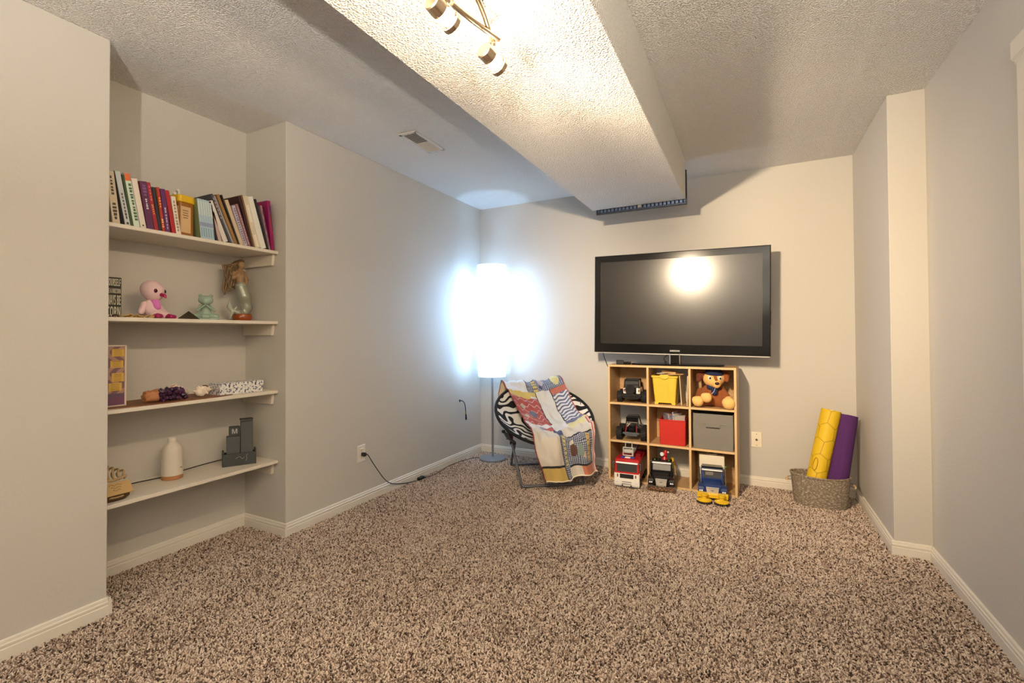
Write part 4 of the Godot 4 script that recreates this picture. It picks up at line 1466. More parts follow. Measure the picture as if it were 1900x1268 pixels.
func shelf_four() -> void:
	var y: float = SHELF_Y[3]
	var w := thing("wicker_ornament", "small wicker basket ornament with a tilted wooden name board at the left end", "ornament", V(-0.14, y, 3.045))
	var bs := S()
	square_loft(bs, [[0.07, 0.10, 0.0], [0.085, 0.12, 0.012], [0.088, 0.125, 0.03], [0.08, 0.118, 0.03], [0.06, 0.09, 0.01]], 0.03)
	part("basket", bs, "wicker_dark", w)
	for k in 4:
		part("rim", S().ring(V(0, 0.012 + k * 0.0075, 0), Vector3.UP, 0.047 + 0.001 * k, 0.004, 24, 6), "wicker" if k % 2 else "wicker_dark", w)
	for k in 5:
		var z := 0.035 - k * 0.02
		var pts := []
		for i in 13:
			var a := PI * i / 12.0
			pts.append(V(-0.02 + cos(a) * 0.032, 0.085 + sin(a) * (0.075 - k * 0.011), z + 0.006 * sin(a * 3.0)))
		part("arch", S().tube(pts, 0.0045, 7), "wicker", w)
	part("rope", S().tube(curve([V(0.02, 0.088, 0.055), V(0.026, 0.094, 0.03), V(0.022, 0.09, 0.005), V(0.027, 0.096, -0.02), V(0.02, 0.1, -0.045)], 4), 0.006, 7), "wicker", w)
	var bd := S()
	bd.t = Transform3D(Basis(Vector3.BACK, 0.75), V(0.038, 0.055, -0.004))
	bd.box(Vector3.ZERO, V(0.006, 0.062, 0.11), 0.002)
	var brd := part("name_board", bd, "coin_straw", w)
	for k in 3:
		var q := S()
		q.t = Transform3D(Basis(Vector3.BACK, 0.75), V(0.038, 0.055, -0.004))
		q.tube(curve([V(0.0034, 0.016 - k * 0.013, 0.03 - 0.008 * k), V(0.0034, 0.021 - k * 0.013, 0.018), V(0.0034, 0.013 - k * 0.013, 0.008), V(0.0034, 0.02 - k * 0.013, -0.004), V(0.0034, 0.015 - k * 0.013, -0.02 + 0.006 * k)], 4), 0.0007, 4)
		part("script", q, "ink", brd)
	# diffuser
	var d := thing("aroma_diffuser", "matt cream bottle-shaped aroma diffuser on a wooden foot", "diffuser", V(-0.245, y, 2.74))
	part("foot", S().lathe(Vector3.ZERO, [Vector2(0, 0), Vector2(0.0455, 0), Vector2(0.0475, 0.002), Vector2(0.0475, 0.02), Vector2(0, 0.02)], 32), "light_wood", d)
	part("body", S().lathe(Vector3.ZERO, [Vector2(0.04, 0.02), Vector2(0.0475, 0.021), Vector2(0.0475, 0.138), Vector2(0.045, 0.154), Vector2(0.037, 0.168), Vector2(0.027, 0.178), Vector2(0.0205, 0.186), Vector2(0.0195, 0.203), Vector2(0.0175, 0.207), Vector2(0.016, 0.206), Vector2(0.016, 0.196), Vector2(0, 0.196)], 36), "diffuser_white", d)
	for k in 7:
		part("print", S().box(V(0.0472 * cos(0.30) , 0.057 + 0.001 * (k % 3), -0.0 - 0.0472 * sin(0.30) + 0.012 - k * 0.0034), V(0.001, 0.0036, 0.0022), 0.0), "ink", d)
	part("cord", S().tube(curve([V(-0.04, 0.008, 0), V(-0.075, 0.004, -0.06), V(-0.098, 0.004, -0.16), V(-0.112, 0.005, -0.30), V(-0.115, 0.004, -0.45)], 6), 0.0025, 6), "black_matte", d)
	part("cord", S().tube(curve([V(-0.04, 0.006, 0.02), V(-0.06, 0.004, 0.08), V(-0.07, 0.004, 0.15), V(-0.055, 0.004, 0.2), V(-0.01, 0.005, 0.235)], 6), 0.0025, 6), "black_matte", d)
	# slate-coloured box of blocks
	var c := thing("block_holder", "slate grey wooden tray holding a tower of three grey blocks", "ornament", V(-0.19, y, 2.415), 1.05)
	part("tray", S().box(V(0, 0.006, 0), V(0.168, 0.012, 0.06), 0.001).box(V(0, 0.034, 0.028), V(0.168, 0.068, 0.008), 0.001).box(V(0, 0.034, -0.028), V(0.168, 0.068, 0.008), 0.001).box(V(-0.08, 0.042, 0), V(0.008, 0.084, 0.048), 0.001).box(V(0.08, 0.042, 0), V(0.008, 0.084, 0.048), 0.001), "slate_wood", c)
	part("block", S().box(V(-0.03, 0.088, 0), V(0.066, 0.15, 0.044), 0.002), "slate_wood_pale", c)
	var bk := part("block", S().box(V(-0.024, 0.19, 0), V(0.054, 0.052, 0.04), 0.002), "slate_wood", c)
	text("emblem", "M", 0.026, 0.0015, Transform3D(Basis(), V(-0.024, 0.192, 0.0206)), "grey_plastic", bk)
	var tall := part("block", S().box(V(0.037, 0.13, -0.002), V(0.062, 0.235, 0.044), 0.002), "slate_wood_pale", c)
	part("cap", S().cyl(V(0.004, 0.246, 0.018), V(0.066, 0.25, 0.018), 0.0075, -1, 10).box(V(0.036, 0.252, -0.004), V(0.068, 0.007, 0.05), 0.002), "slate_wood", tall)
	part("scroll", S().tube(curve([V(0.03, 0.02, 0.0328), V(0.036, 0.035, 0.0328), V(0.034, 0.052, 0.0328), V(0.04, 0.06, 0.0328)], 5), 0.0008, 5).tube(curve([V(-0.02, 0.04, 0.0328), V(0.0, 0.05, 0.0328), V(0.012, 0.036, 0.0328), V(0.024, 0.045, 0.0328)], 5), 0.0008, 5), "grey_plastic", c)


# ---------------------------------------------------------------- television and cubes
const CUBE_TURN := -0.0369
const CUBE_AT := Vector3(1.370, 0.0, 0.338)


func in_cube(x: float, y: float, z: float) -> Vector3:
	return CUBE_AT + Basis(Vector3.UP, CUBE_TURN) * V(x, y, z)


func television() -> void:
	var t := thing("television", "large flat black television with a glossy bezel standing over the cubes", "television", V(1.876, 0.9125, 0.222))
	var roll := -0.0145
	var fr := Transform3D(Basis(Vector3.BACK, roll), V(-0.001, 0.483, 0.028))
	var W := 1.272
	var HH := 0.792
	var s := S()
	s.t = fr
	# bezel: outer, front and inner edges as one frame
	var o := [W / 2, HH / 2]
	var i0 := V(-W / 2 + 0.052, -HH / 2 + 0.072, 0)
	var i1 := V(W / 2 - 0.052, HH / 2 - 0.052, 0)
	var ou := [V(-o[0], -o[1], 0), V(o[0], -o[1], 0), V(o[0], o[1], 0), V(-o[0], o[1], 0)]
	var inn := [V(i0.x, i0.y, 0), V(i1.x, i0.y, 0), V(i1.x, i1.y, 0), V(i0.x, i1.y, 0)]
	for k in 4:
		var l := (k + 1) % 4
		var oc: Vector3 = (ou[k] + ou[l]) * 0.5
		var ch := 0.006
		var a: Vector3 = ou[k] - V(signf(ou[k].x) * ch, signf(ou[k].y) * ch, 0)
		var b: Vector3 = ou[l] - V(signf(ou[l].x) * ch, signf(ou[l].y) * ch, 0)
		s.face([a, b, inn[l], inn[k]])
		s.face([ou[k] - V(0, 0, ch), ou[l] - V(0, 0, ch), b, a])
		s.face([ou[k] - V(0, 0, 0.045), ou[l] - V(0, 0, 0.045), ou[l] - V(0, 0, ch), ou[k] - V(0, 0, ch)])
		s.face([inn[k], inn[l], inn[l] - V(0, 0, 0.006), inn[k] - V(0, 0, 0.006)])
	part("bezel", s, "black_gloss", t)
	var sc := S()
	sc.t = fr
	sc.box(V((i0.x + i1.x) / 2, (i0.y + i1.y) / 2, -0.009), V(i1.x - i0.x, i1.y - i0.y, 0.006), 0.0)
	part("screen", sc, "screen_glass", t)
	var edge := S()
	edge.t = fr
	edge.box(V(0, -HH / 2 - 0.004, -0.012), V(W - 0.01, 0.008, 0.02), 0.002)
	part("lower_edge", edge, "bright_chrome", t)
	var bk := S()
	bk.t = fr
	bk.box(V(0, 0, -0.055), V(W - 0.01, HH - 0.01, 0.03), 0.01).box(V(0, -0.05, -0.088), V(W * 0.7, HH * 0.6, 0.04), 0.015)
	part("back_cover", bk, "black_matte", t)
	text("logo", "SAMSUNG", 0.0125, 0.0012, fr * Transform3D(Basis(), V(-0.004, -HH / 2 + 0.024, 0.0006)), "logo_silver", t, 0.072)
	var led := S()
	led.t = fr
	led.box(V(W / 2 + 0.0005, -0.12, -0.022), V(0.004, 0.1, 0.012), 0.001)
	part("side_buttons", led, "charcoal", t)
	part("neck", S().box(V(-0.01, 0.052, 0.0), V(0.085, 0.09, 0.05), 0.008), "black_gloss", t)
	part("neck_trim", S().cyl(V(-0.045, 0.012, 0.028), V(-0.045, 0.09, 0.028), 0.005, -1, 12).cyl(V(0.025, 0.012, 0.028), V(0.025, 0.09, 0.028), 0.005, -1, 12), "chrome", t)
	var base := S()
	var poly := PackedVector2Array()
	for k in 40:
		var w := TAU * k / 40
		poly.append(Vector2(0.335 * signf(cos(w)) * pow(absf(cos(w)), 0.35), 0.105 * signf(sin(w)) * pow(absf(sin(w)), 0.45)))
	base.t = turned(Vector3.RIGHT, Vector3.FORWARD, Vector3.UP)
	base.ext(poly, 0.0, 0.012, 0.003)
	part("base", base, "black_gloss", t)
	part("cord", S().tube(curve([V(-0.05, 0.09, -0.05), V(-0.09, 0.06, 0.01), V(-0.085, 0.035, 0.02), V(-0.075, 0.02, 0.0), V(-0.1, 0.015, -0.08)], 6), 0.003, 6), "black_matte", t)
	part("cord", S().tube(curve([V(-0.6, 0.14, -0.06), V(-0.602, 0.06, -0.12), V(-0.575, -0.03, -0.14), V(-0.53, -0.12, -0.145), V(-0.50, -0.3, -0.15)], 6), 0.003, 6), "black_matte", t)
	var b := thing("media_box", "small black media box on the left end of the cube top", "media player", in_cube(0.095, 0.9125, -0.06), 0.25)
	part("case", S().pillow(V(-0.012, 0.017, 0), V(0.06, 0.034, 0.06), 0.006), "black_matte", b)
	part("remote", S().pillow(V(0.045, 0.011, 0.012), V(0.055, 0.022, 0.035), 0.006), "black_gloss", b)
	part("button", S().cyl(V(0.042, 0.021, 0.012), V(0.042, 0.0235, 0.012), 0.006, -1, 12), "charcoal", b)


func cubes() -> void:
	var u := thing("cube_organizer", "light wood nine-cube shelf under the television", "cube shelf", CUBE_AT, CUBE_TURN)
	var W := 0.92
	var HH := 0.912
	var D := 0.295
	var p := 0.016
	for k in 4:
		var x := p / 2 + k * (W - p) / 3
		var s := S().box(V(x, (HH - p) / 2, -D / 2 - 0.0003), V(p, HH - p, D), 0.0012)
		var m := part("side_panel" if k == 0 or k == 3 else "divider", s, "beech", u)
		part("front_edge", S().box(V(x, (HH - p) / 2, 0.0004), V(p - 0.001, HH - p - 0.001, 0.001), 0.0), "beech_edge", m)
	var top := part("top_panel", S().box(V(W / 2, HH - p / 2, -D / 2 - 0.0003), V(W, p, D), 0.0012), "beech", u)
	part("front_edge", S().box(V(W / 2, HH - p / 2, 0.0004), V(W - 0.001, p - 0.001, 0.001), 0.0), "beech_edge", top)
	for r in 3:
		for c in 3:
			var x := p + (W - p) / 3 * (c + 0.5) - p / 2
			var y: float = [0.008, 0.309, 0.607][r]
			var b := part("shelf_panel", S().box(V(x, y, -D / 2), V((W - p) / 3 - p, p, D - 0.002), 0.0012), "beech", u)
			part("front_edge", S().box(V(x, y, -0.0002), V((W - p) / 3 - p - 0.001, p - 0.001, 0.001), 0.0), "beech_edge", b)
			if (r + c) % 2 == 0:
				var y1: float = [0.309, 0.607, 0.904][r]
				part("back_panel", S().box(V(x, (y + y1) / 2, -D + 0.003), V((W - p) / 3 - p, y1 - y - p, 0.004), 0.0), "beech", u)


func toys() -> void:
	# rear of a toy off-roader with its spare wheel
	var j := thing("toy_offroader", "black and white toy off-road car showing its spare wheel, top left cube", "toy car", in_cube(0.165, 0.6152, -0.135), CUBE_TURN + 0.12)
	for z in [-0.07, 0.07]:
		for x in [-0.093, 0.093]:
			wheel(j, V(x, 0.042, z), 0.042, 0.042, "charcoal", 12)
	part("chassis", S().box(V(0, 0.05, 0), V(0.13, 0.028, 0.22), 0.006).box(V(0, 0.048, 0.112), V(0.15, 0.02, 0.016), 0.004), "black_matte", j)
	part("bumper", S().box(V(0, 0.058, 0.118), V(0.16, 0.022, 0.014), 0.005).tube(curve([V(-0.07, 0.06, 0.12), V(-0.045, 0.035, 0.125), V(0.045, 0.035, 0.125), V(0.07, 0.06, 0.12)], 4), 0.005, 8), "black_rubber", j)
	part("body", S().box(V(0, 0.087, -0.005), V(0.126, 0.05, 0.19), 0.008), "truck_black", j)
	for x in [-0.05, 0.05]:
		part("corner_panel", S().box(V(x, 0.091, 0.088), V(0.03, 0.046, 0.014), 0.004), "bumper_white", j)
		part("tail_lamp", S().box(V(x * 1.12, 0.094, 0.0955), V(0.009, 0.02, 0.003), 0.001), "red_dark", j)
	var cab := S()
	across(cab, [[0.09, 0.112], [0.084, 0.165], [0.07, 0.172], [-0.045, 0.172], [-0.07, 0.14], [-0.09, 0.112]], -0.054, 0.054, 0.004)
	part("cabin", cab, "tinted_glass", j)
	var cage := S()
	for x in [-0.057, 0.057]:
		cage.tube([V(x, 0.11, 0.092), V(x * 0.94, 0.168, 0.083), V(x * 0.94, 0.176, 0.06), V(x * 0.94, 0.176, -0.05), V(x, 0.112, -0.09)], 0.0042, 8)
	for z in [0.07, 0.03, -0.01, -0.05]:
		cage.cyl(V(-0.055, 0.177, z), V(0.055, 0.177, z), 0.0035, -1, 8)
	cage.cyl(V(-0.055, 0.14, 0.09), V(0.055, 0.14, 0.09), 0.0025, -1, 8)
	part("roll_cage", cage, "black_matte", j)
	part("roof_panel", S().box(V(0, 0.174, 0.01), V(0.106, 0.006, 0.11), 0.002), "truck_black", j)
	var sp := S()
	sp.t = turned(Vector3.RIGHT, Vector3.BACK, Vector3.DOWN, V(-0.008, 0.102, 0.098))
	sp.lathe(Vector3.ZERO, [Vector2(0.016, 0), Vector2(0.034, 0.0), Vector2(0.038, 0.006), Vector2(0.038, 0.022), Vector2(0.033, 0.027), Vector2(0.018, 0.026), Vector2(0.016, 0.018), Vector2(0, 0.018)], 28)
	for k in 14:
		var w := TAU * k / 14
		sp.box(V(cos(w) * 0.037, 0.014, sin(w) * 0.037), V(0.006, 0.018, 0.006), 0.001)
	part("spare_wheel", sp, "black_rubber", j)
	# buggy with red shock absorbers
	var b := thing("toy_buggy", "black toy buggy with two red shock absorbers and chevron tyres, middle left cube", "toy car", in_cube(0.163, 0.3172, -0.13), CUBE_TURN + 0.1)
	for z in [-0.065, 0.075]:
		for x in [-0.093, 0.093]:
			wheel(b, V(x, 0.05, z), 0.048, 0.046, "charcoal", 14)
	part("chassis", S().box(V(0, 0.055, 0), V(0.11, 0.022, 0.2), 0.006), "black_matte", b)
	part("front_plate", S().box(V(0, 0.058, 0.108), V(0.128, 0.016, 0.012), 0.004).box(V(0, 0.043, 0.102), V(0.1, 0.016, 0.018), 0.005), "grey_metal", b)
	part("tub", S().box(V(0, 0.085, 0.02), V(0.07, 0.05, 0.14), 0.012).box(V(0, 0.078, 0.09), V(0.05, 0.036, 0.03), 0.01), "truck_black", b)
	for x in [-0.038, 0.038]:
		var sh := S().cyl(V(x * 1.1, 0.066, 0.104), V(x, 0.118, 0.078), 0.0052, -1, 10)
		for k in 6:
			var c := V(x * 1.1, 0.066, 0.104).lerp(V(x, 0.118, 0.078), 0.15 + k * 0.12)
			sh.ring(c, V(-x * 0.1, 0.052, -0.026), 0.0065, 0.0016, 14, 5)
		part("shock_absorber", sh, "red_dark", b)
	var cg := S()
	for x in [-0.046, 0.046]:
		cg.tube([V(x, 0.1, 0.062), V(x * 0.95, 0.168, 0.035), V(x * 0.95, 0.172, -0.04), V(x * 1.1, 0.1, -0.10)], 0.0042, 8)
		cg.cyl(V(x, 0.11, 0.058), V(x * 1.9, 0.07, 0.06), 0.0035, -1, 8)
		cg.cyl(V(x, 0.1, -0.05), V(x * 1.9, 0.07, -0.06), 0.0035, -1, 8)
	for z in [0.035, 0.0, -0.04]:
		cg.cyl(V(-0.045, 0.17, z), V(0.045, 0.17, z), 0.0035, -1, 8)
	cg.cyl(V(-0.046, 0.13, 0.05), V(0.046, 0.13, 0.05), 0.003, -1, 8)
	part("roll_cage", cg, "black_matte", b)
	part("roof_panel", S().box(V(0, 0.168, 0.0), V(0.098, 0.006, 0.085), 0.002).box(V(0, 0.15, 0.037), V(0.085, 0.03, 0.005), 0.002), "truck_black", b)
	var lb := part("light_bar", S().box(V(0.004, 0.186, 0.0), V(0.084, 0.006, 0.012), 0.001), "black_matte", b)
	for k in 5:
		part("lamp", S().cyl(V(-0.03 + k * 0.017, 0.185, 0.002), V(-0.03 + k * 0.017, 0.185, 0.012), 0.007, -1, 12), "charcoal", lb)
	# yellow tub and what is on it
	var y := thing("storage_bin", "yellow plastic bin with a curved lip, top middle cube", "bin", in_cube(0.425, 0.6152, -0.125), CUBE_TURN + 0.02, "")
	var s := S()
	square_loft(s, [[0.148, 0.15, 0.012], [0.15, 0.152, 0.014], [0.182, 0.186, 0.205], [0.194, 0.198, 0.206], [0.195, 0.199, 0.219], [0.188, 0.192, 0.221], [0.182, 0.186, 0.219], [0.148, 0.15, 0.02], [0.02, 0.02, 0.019]], 0.012)
	part("body", s, "bin_yellow", y)
	for x in [-0.062, 0.062]:
		var ft := S()
		ft.ext(PackedVector2Array([Vector2(x - 0.014 if x < 0 else x - 0.02, 0.016), Vector2(x - 0.013 if x < 0 else x - 0.010, 0.0), Vector2(x + 0.010 if x < 0 else x + 0.013, 0.0), Vector2(x + 0.02 if x < 0 else x + 0.014, 0.016)]), -0.074, 0.077, 0.001)
		part("foot", ft, "bin_yellow", y)
	var lip := S()
	var lp := PackedVector2Array()
	for k in 13:
		var w := PI + PI * k / 12
		lp.append(Vector2(cos(w) * 0.036, 0.222 + sin(w) * 0.026))
	lp.append(Vector2(0.02, 0.229))
	lp.append(Vector2(-0.02, 0.229))
	lip.ext(lp, 0.094, 0.104, 0.001)
	part("lip", lip, "bin_yellow", y)
	for x in [-0.028, 0.028]:
		var rb := S()
		rb.t = Transform3D(Basis(Vector3.RIGHT, 0.088), V(x, 0.11, 0.0845))
		rb.box(Vector3.ZERO, V(0.0022, 0.17, 0.002), 0.0)
		part("rib", rb, "bin_yellow", y)
	var pk := thing("paper_pad", "tan paper pad lying tilted across the top of the yellow bin", "papers", in_cube(0.455, 0.8365, -0.13), CUBE_TURN + 0.35)
	var a := S()
	a.t = Transform3D(Basis(Vector3.BACK, 0.05), V(0, 0.006, 0))
	a.box(Vector3.ZERO, V(0.17, 0.006, 0.12), 0.001)
	part("pad", a, "paper_tan", pk)
	var a2 := S()
	a2.t = Transform3D(Basis(Vector3.UP, -0.5) * Basis(Vector3.BACK, -0.12), V(0.0, 0.022, -0.005))
	a2.pillow(Vector3.ZERO, V(0.11, 0.022, 0.09), 0.008)
	part("wad", a2, "paper_tan", pk)
	var a3 := S()
	a3.t = Transform3D(Basis(Vector3.UP, 0.6) * Basis(Vector3.BACK, 0.1), V(-0.06, 0.016, 0.02))
	a3.box(Vector3.ZERO, V(0.08, 0.003, 0.05), 0.0005)
	part("scrap", a3, "paper_white", pk)
	for k in 2:
		var bd := thing("board_panel", ["beige board standing behind the yellow bin, the nearer of two", "paler beige board against the divider behind the yellow bin"][k], "board", in_cube([0.553, 0.588][k], 0.6152, [-0.16, -0.15][k]), CUBE_TURN, "boards beside the yellow bin")
		var q := S()
		q.t = Transform3D(Basis(Vector3.BACK, [0.06, -0.02][k]), Vector3.ZERO)
		q.box(V([-0.008, 0.0][k], 0.112, 0), V(0.006, 0.222, [0.2, 0.22][k]), 0.001)
		part("board", q, ["card_beige", "paper"][k], bd)
	# red fabric bin with comics
	var r := thing("fabric_bin", "small red fabric bin holding comics, centre cube", "bin", in_cube(0.478, 0.3172, -0.115), CUBE_TURN + 0.06)
	var rs := S()
	square_loft(rs, [[0.178, 0.19, 0.0], [0.184, 0.196, 0.004], [0.19, 0.2, 0.186], [0.188, 0.198, 0.19], [0.184, 0.194, 0.19], [0.18, 0.19, 0.184], [0.176, 0.188, 0.02], [0.02, 0.02, 0.019]], 0.01)
	part("body", rs, "bin_red", r)
	part("hem", S().box(V(0, 0.181, 0.0995), V(0.184, 0.002, 0.0016), 0.0), "red_dark", r)
	for k in 6:
		var cm := thing("comic_book", "%s comic of those standing in the red fabric bin" % ["leftmost colourful", "second colourful from left", "third colourful from left", "third colourful from right", "second colourful from right", "rightmost colourful"][k], "comic", in_cube(0.445 + 0.0115 * k, 0.3372, -0.13), CUBE_TURN + 0.5 - 0.22 * k, "comics in the red bin")
		var q := S()
		q.t = Transform3D(Basis(Vector3.BACK, 0.16 - 0.06 * k), Vector3.ZERO)
		q.box(V(0, 0.118 - 0.008 * (k % 3), 0), V(0.004, 0.215 - 0.012 * absf(k - 2.5), 0.12 - 0.012 * (k % 2)), 0.0006)
		part("cover", q, "comic_print", cm)
		var q2 := S()
		q2.t = q.t
		q2.box(V(0.0024, 0.12 - 0.008 * (k % 3), 0.002), V(0.0014, 0.208 - 0.012 * absf(k - 2.5), 0.112 - 0.012 * (k % 2)), 0.0)
		part("pages", q2, "paper_white", cm)
	# grey fabric bin
	var g := thing("fabric_bin", "large grey fabric bin with a strap handle filling the middle right cube", "bin", in_cube(0.764, 0.3172, -0.142), CUBE_TURN)
	var gs := S()
	square_loft(gs, [[0.262, 0.27, 0.0], [0.266, 0.274, 0.004], [0.272, 0.276, 0.1], [0.268, 0.272, 0.252], [0.266, 0.27, 0.256], [0.262, 0.266, 0.256], [0.26, 0.264, 0.24], [0.258, 0.26, 0.02], [0.02, 0.02, 0.019]], 0.012)
	part("body", gs, "bin_grey", g)
	var st := S()
	st.tube([V(-0.085, 0.186, 0.139), V(-0.05, 0.186, 0.1395), V(-0.046, 0.18, 0.147), V(0.0, 0.166, 0.15), V(0.046, 0.172, 0.147), V(0.05, 0.186, 0.1395), V(0.085, 0.186, 0.139)], 0.0025, 6)
	st.box(V(0, 0.173, 0.146), V(0.096, 0.022, 0.004), 0.001).box(V(-0.07, 0.186, 0.1385), V(0.05, 0.018, 0.002), 0.0).box(V(0.07, 0.186, 0.1385), V(0.05, 0.018, 0.002), 0.0)
	part("handle", st, "bin_grey", g)
	part("handle_slot", S().box(V(0.0, 0.158, 0.1372), V(0.09, 0.006, 0.0016), 0.0), "black_matte", g)  # black strip painting in the shadow of the pocket below the strap
	puppy()
	fire_truck()
	tow_truck()
	sweeper()


func puppy() -> void:
	var p := thing("plush_puppy", "brown and tan plush puppy with a knitted navy cap sitting in the top right cube", "plush toy", in_cube(0.762, 0.6152, -0.11), CUBE_TURN + 0.1)
	part("body", S().blob([[V(0, 0.06, -0.035), V(0.0, 0.12, -0.04), 0.066, 0.05], [V(-0.045, 0.04, 0.0), V(-0.098, 0.042, 0.06), 0.036, 0.032], [V(0.045, 0.035, 0.0), V(0.09, 0.034, 0.06), 0.038, 0.032], [V(-0.045, 0.13, -0.03), V(-0.075, 0.085, 0.02), 0.026, 0.026], [V(-0.075, 0.085, 0.02), V(-0.05, 0.085, 0.07), 0.026, 0.024], [V(0.05, 0.125, -0.03), V(0.085, 0.08, 0.01), 0.026, 0.024], [V(-0.09, 0.11, -0.03), V(-0.10, 0.07, 0.0), 0.024, 0.026]], 0.02, 0.0055), "plush_brown", p)
	for f in [[-0.108, 0.046, 0.082, 0.037], [0.094, 0.041, 0.1, 0.042], [-0.05, 0.076, 0.094, 0.034]]:
		part("paw", S().blob([[V(f[0], f[1], f[2] - 0.01), V(f[0] + 0.004, f[1] - 0.002, f[2] + 0.012), f[3] * 0.92, f[3]], [V(f[0] - 0.015, f[1] + 0.012, f[2] + 0.018), V(f[0] + 0.012, f[1] + 0.014, f[2] + 0.018), f[3] * 0.62, f[3] * 0.62]], 0.012, 0.005), "plush_tan", p)
	part("paw", S().blob([[V(0.102, 0.06, 0.0), V(0.098, 0.055, 0.03), 0.026, 0.03]], 0.01, 0.005), "plush_tan", p)
	part("scarf", S().blob([[V(-0.03, 0.145, 0.012), V(0.03, 0.14, 0.012), 0.018, 0.018], [V(0.004, 0.138, 0.02), V(0.006, 0.105, 0.032), 0.024, 0.02]], 0.012, 0.005), "knit_navy", p)
	part("seam", S().tube(curve([V(0.012, 0.145, 0.045), V(0.002, 0.118, 0.053), V(-0.014, 0.098, 0.05)], 5), 0.0016, 5), "stitch_white", p)
	var h := part("head", S().blob([[V(-0.014, 0.205, -0.012), V(0.02, 0.212, -0.012), 0.058, 0.058], [V(0.012, 0.178, 0.02), V(0.02, 0.168, 0.052), 0.04, 0.027]], 0.02, 0.0055), "plush_tan", p)
	part("blaze", S().blob([[V(0.008, 0.238, 0.042), V(0.018, 0.2, 0.052), 0.011, 0.010]], 0.01, 0.004), "plush_brown", h)
	part("nose", S().ball(V(0.023, 0.178, 0.078), V(0.015, 0.011, 0.01), 16, 10), "nose_dark", h)
	for s in [-1, 1]:
		var c := V(0.009 + s * 0.034, 0.214, 0.042)
		part("eye", S().ball(c, V(0.013, 0.016, 0.008), 16, 8), "eye_white", h)
		part("pupil", S().ball(c + V(0.002, -0.001, 0.0055), V(0.007, 0.009, 0.004), 12, 8), "eye_black", h)
	part("ear", S().blob([[V(-0.058, 0.235, -0.02), V(-0.092, 0.225, -0.008), 0.018, 0.024], [V(-0.092, 0.225, -0.008), V(-0.102, 0.195, 0.0), 0.024, 0.018]], 0.012, 0.005), "plush_dark", h)
	part("ear", S().blob([[V(0.06, 0.245, -0.02), V(0.085, 0.232, -0.008), 0.018, 0.022], [V(0.085, 0.232, -0.008), V(0.088, 0.198, 0.002), 0.022, 0.016]], 0.012, 0.005), "plush_brown", h)
	var cap := S()
	cap.t = Transform3D(Basis(Vector3.BACK, -0.08), V(0.004, 0.234, -0.008))
	cap.lathe(Vector3.ZERO, [Vector2(0.062, 0.0), Vector2(0.066, 0.004), Vector2(0.066, 0.018), Vector2(0.06, 0.022), Vector2(0.058, 0.03), Vector2(0.044, 0.042), Vector2(0.02, 0.049), Vector2(0, 0.05)], 32, 1.0, 1.0)
	part("knit_cap", cap, "knit_navy", h)


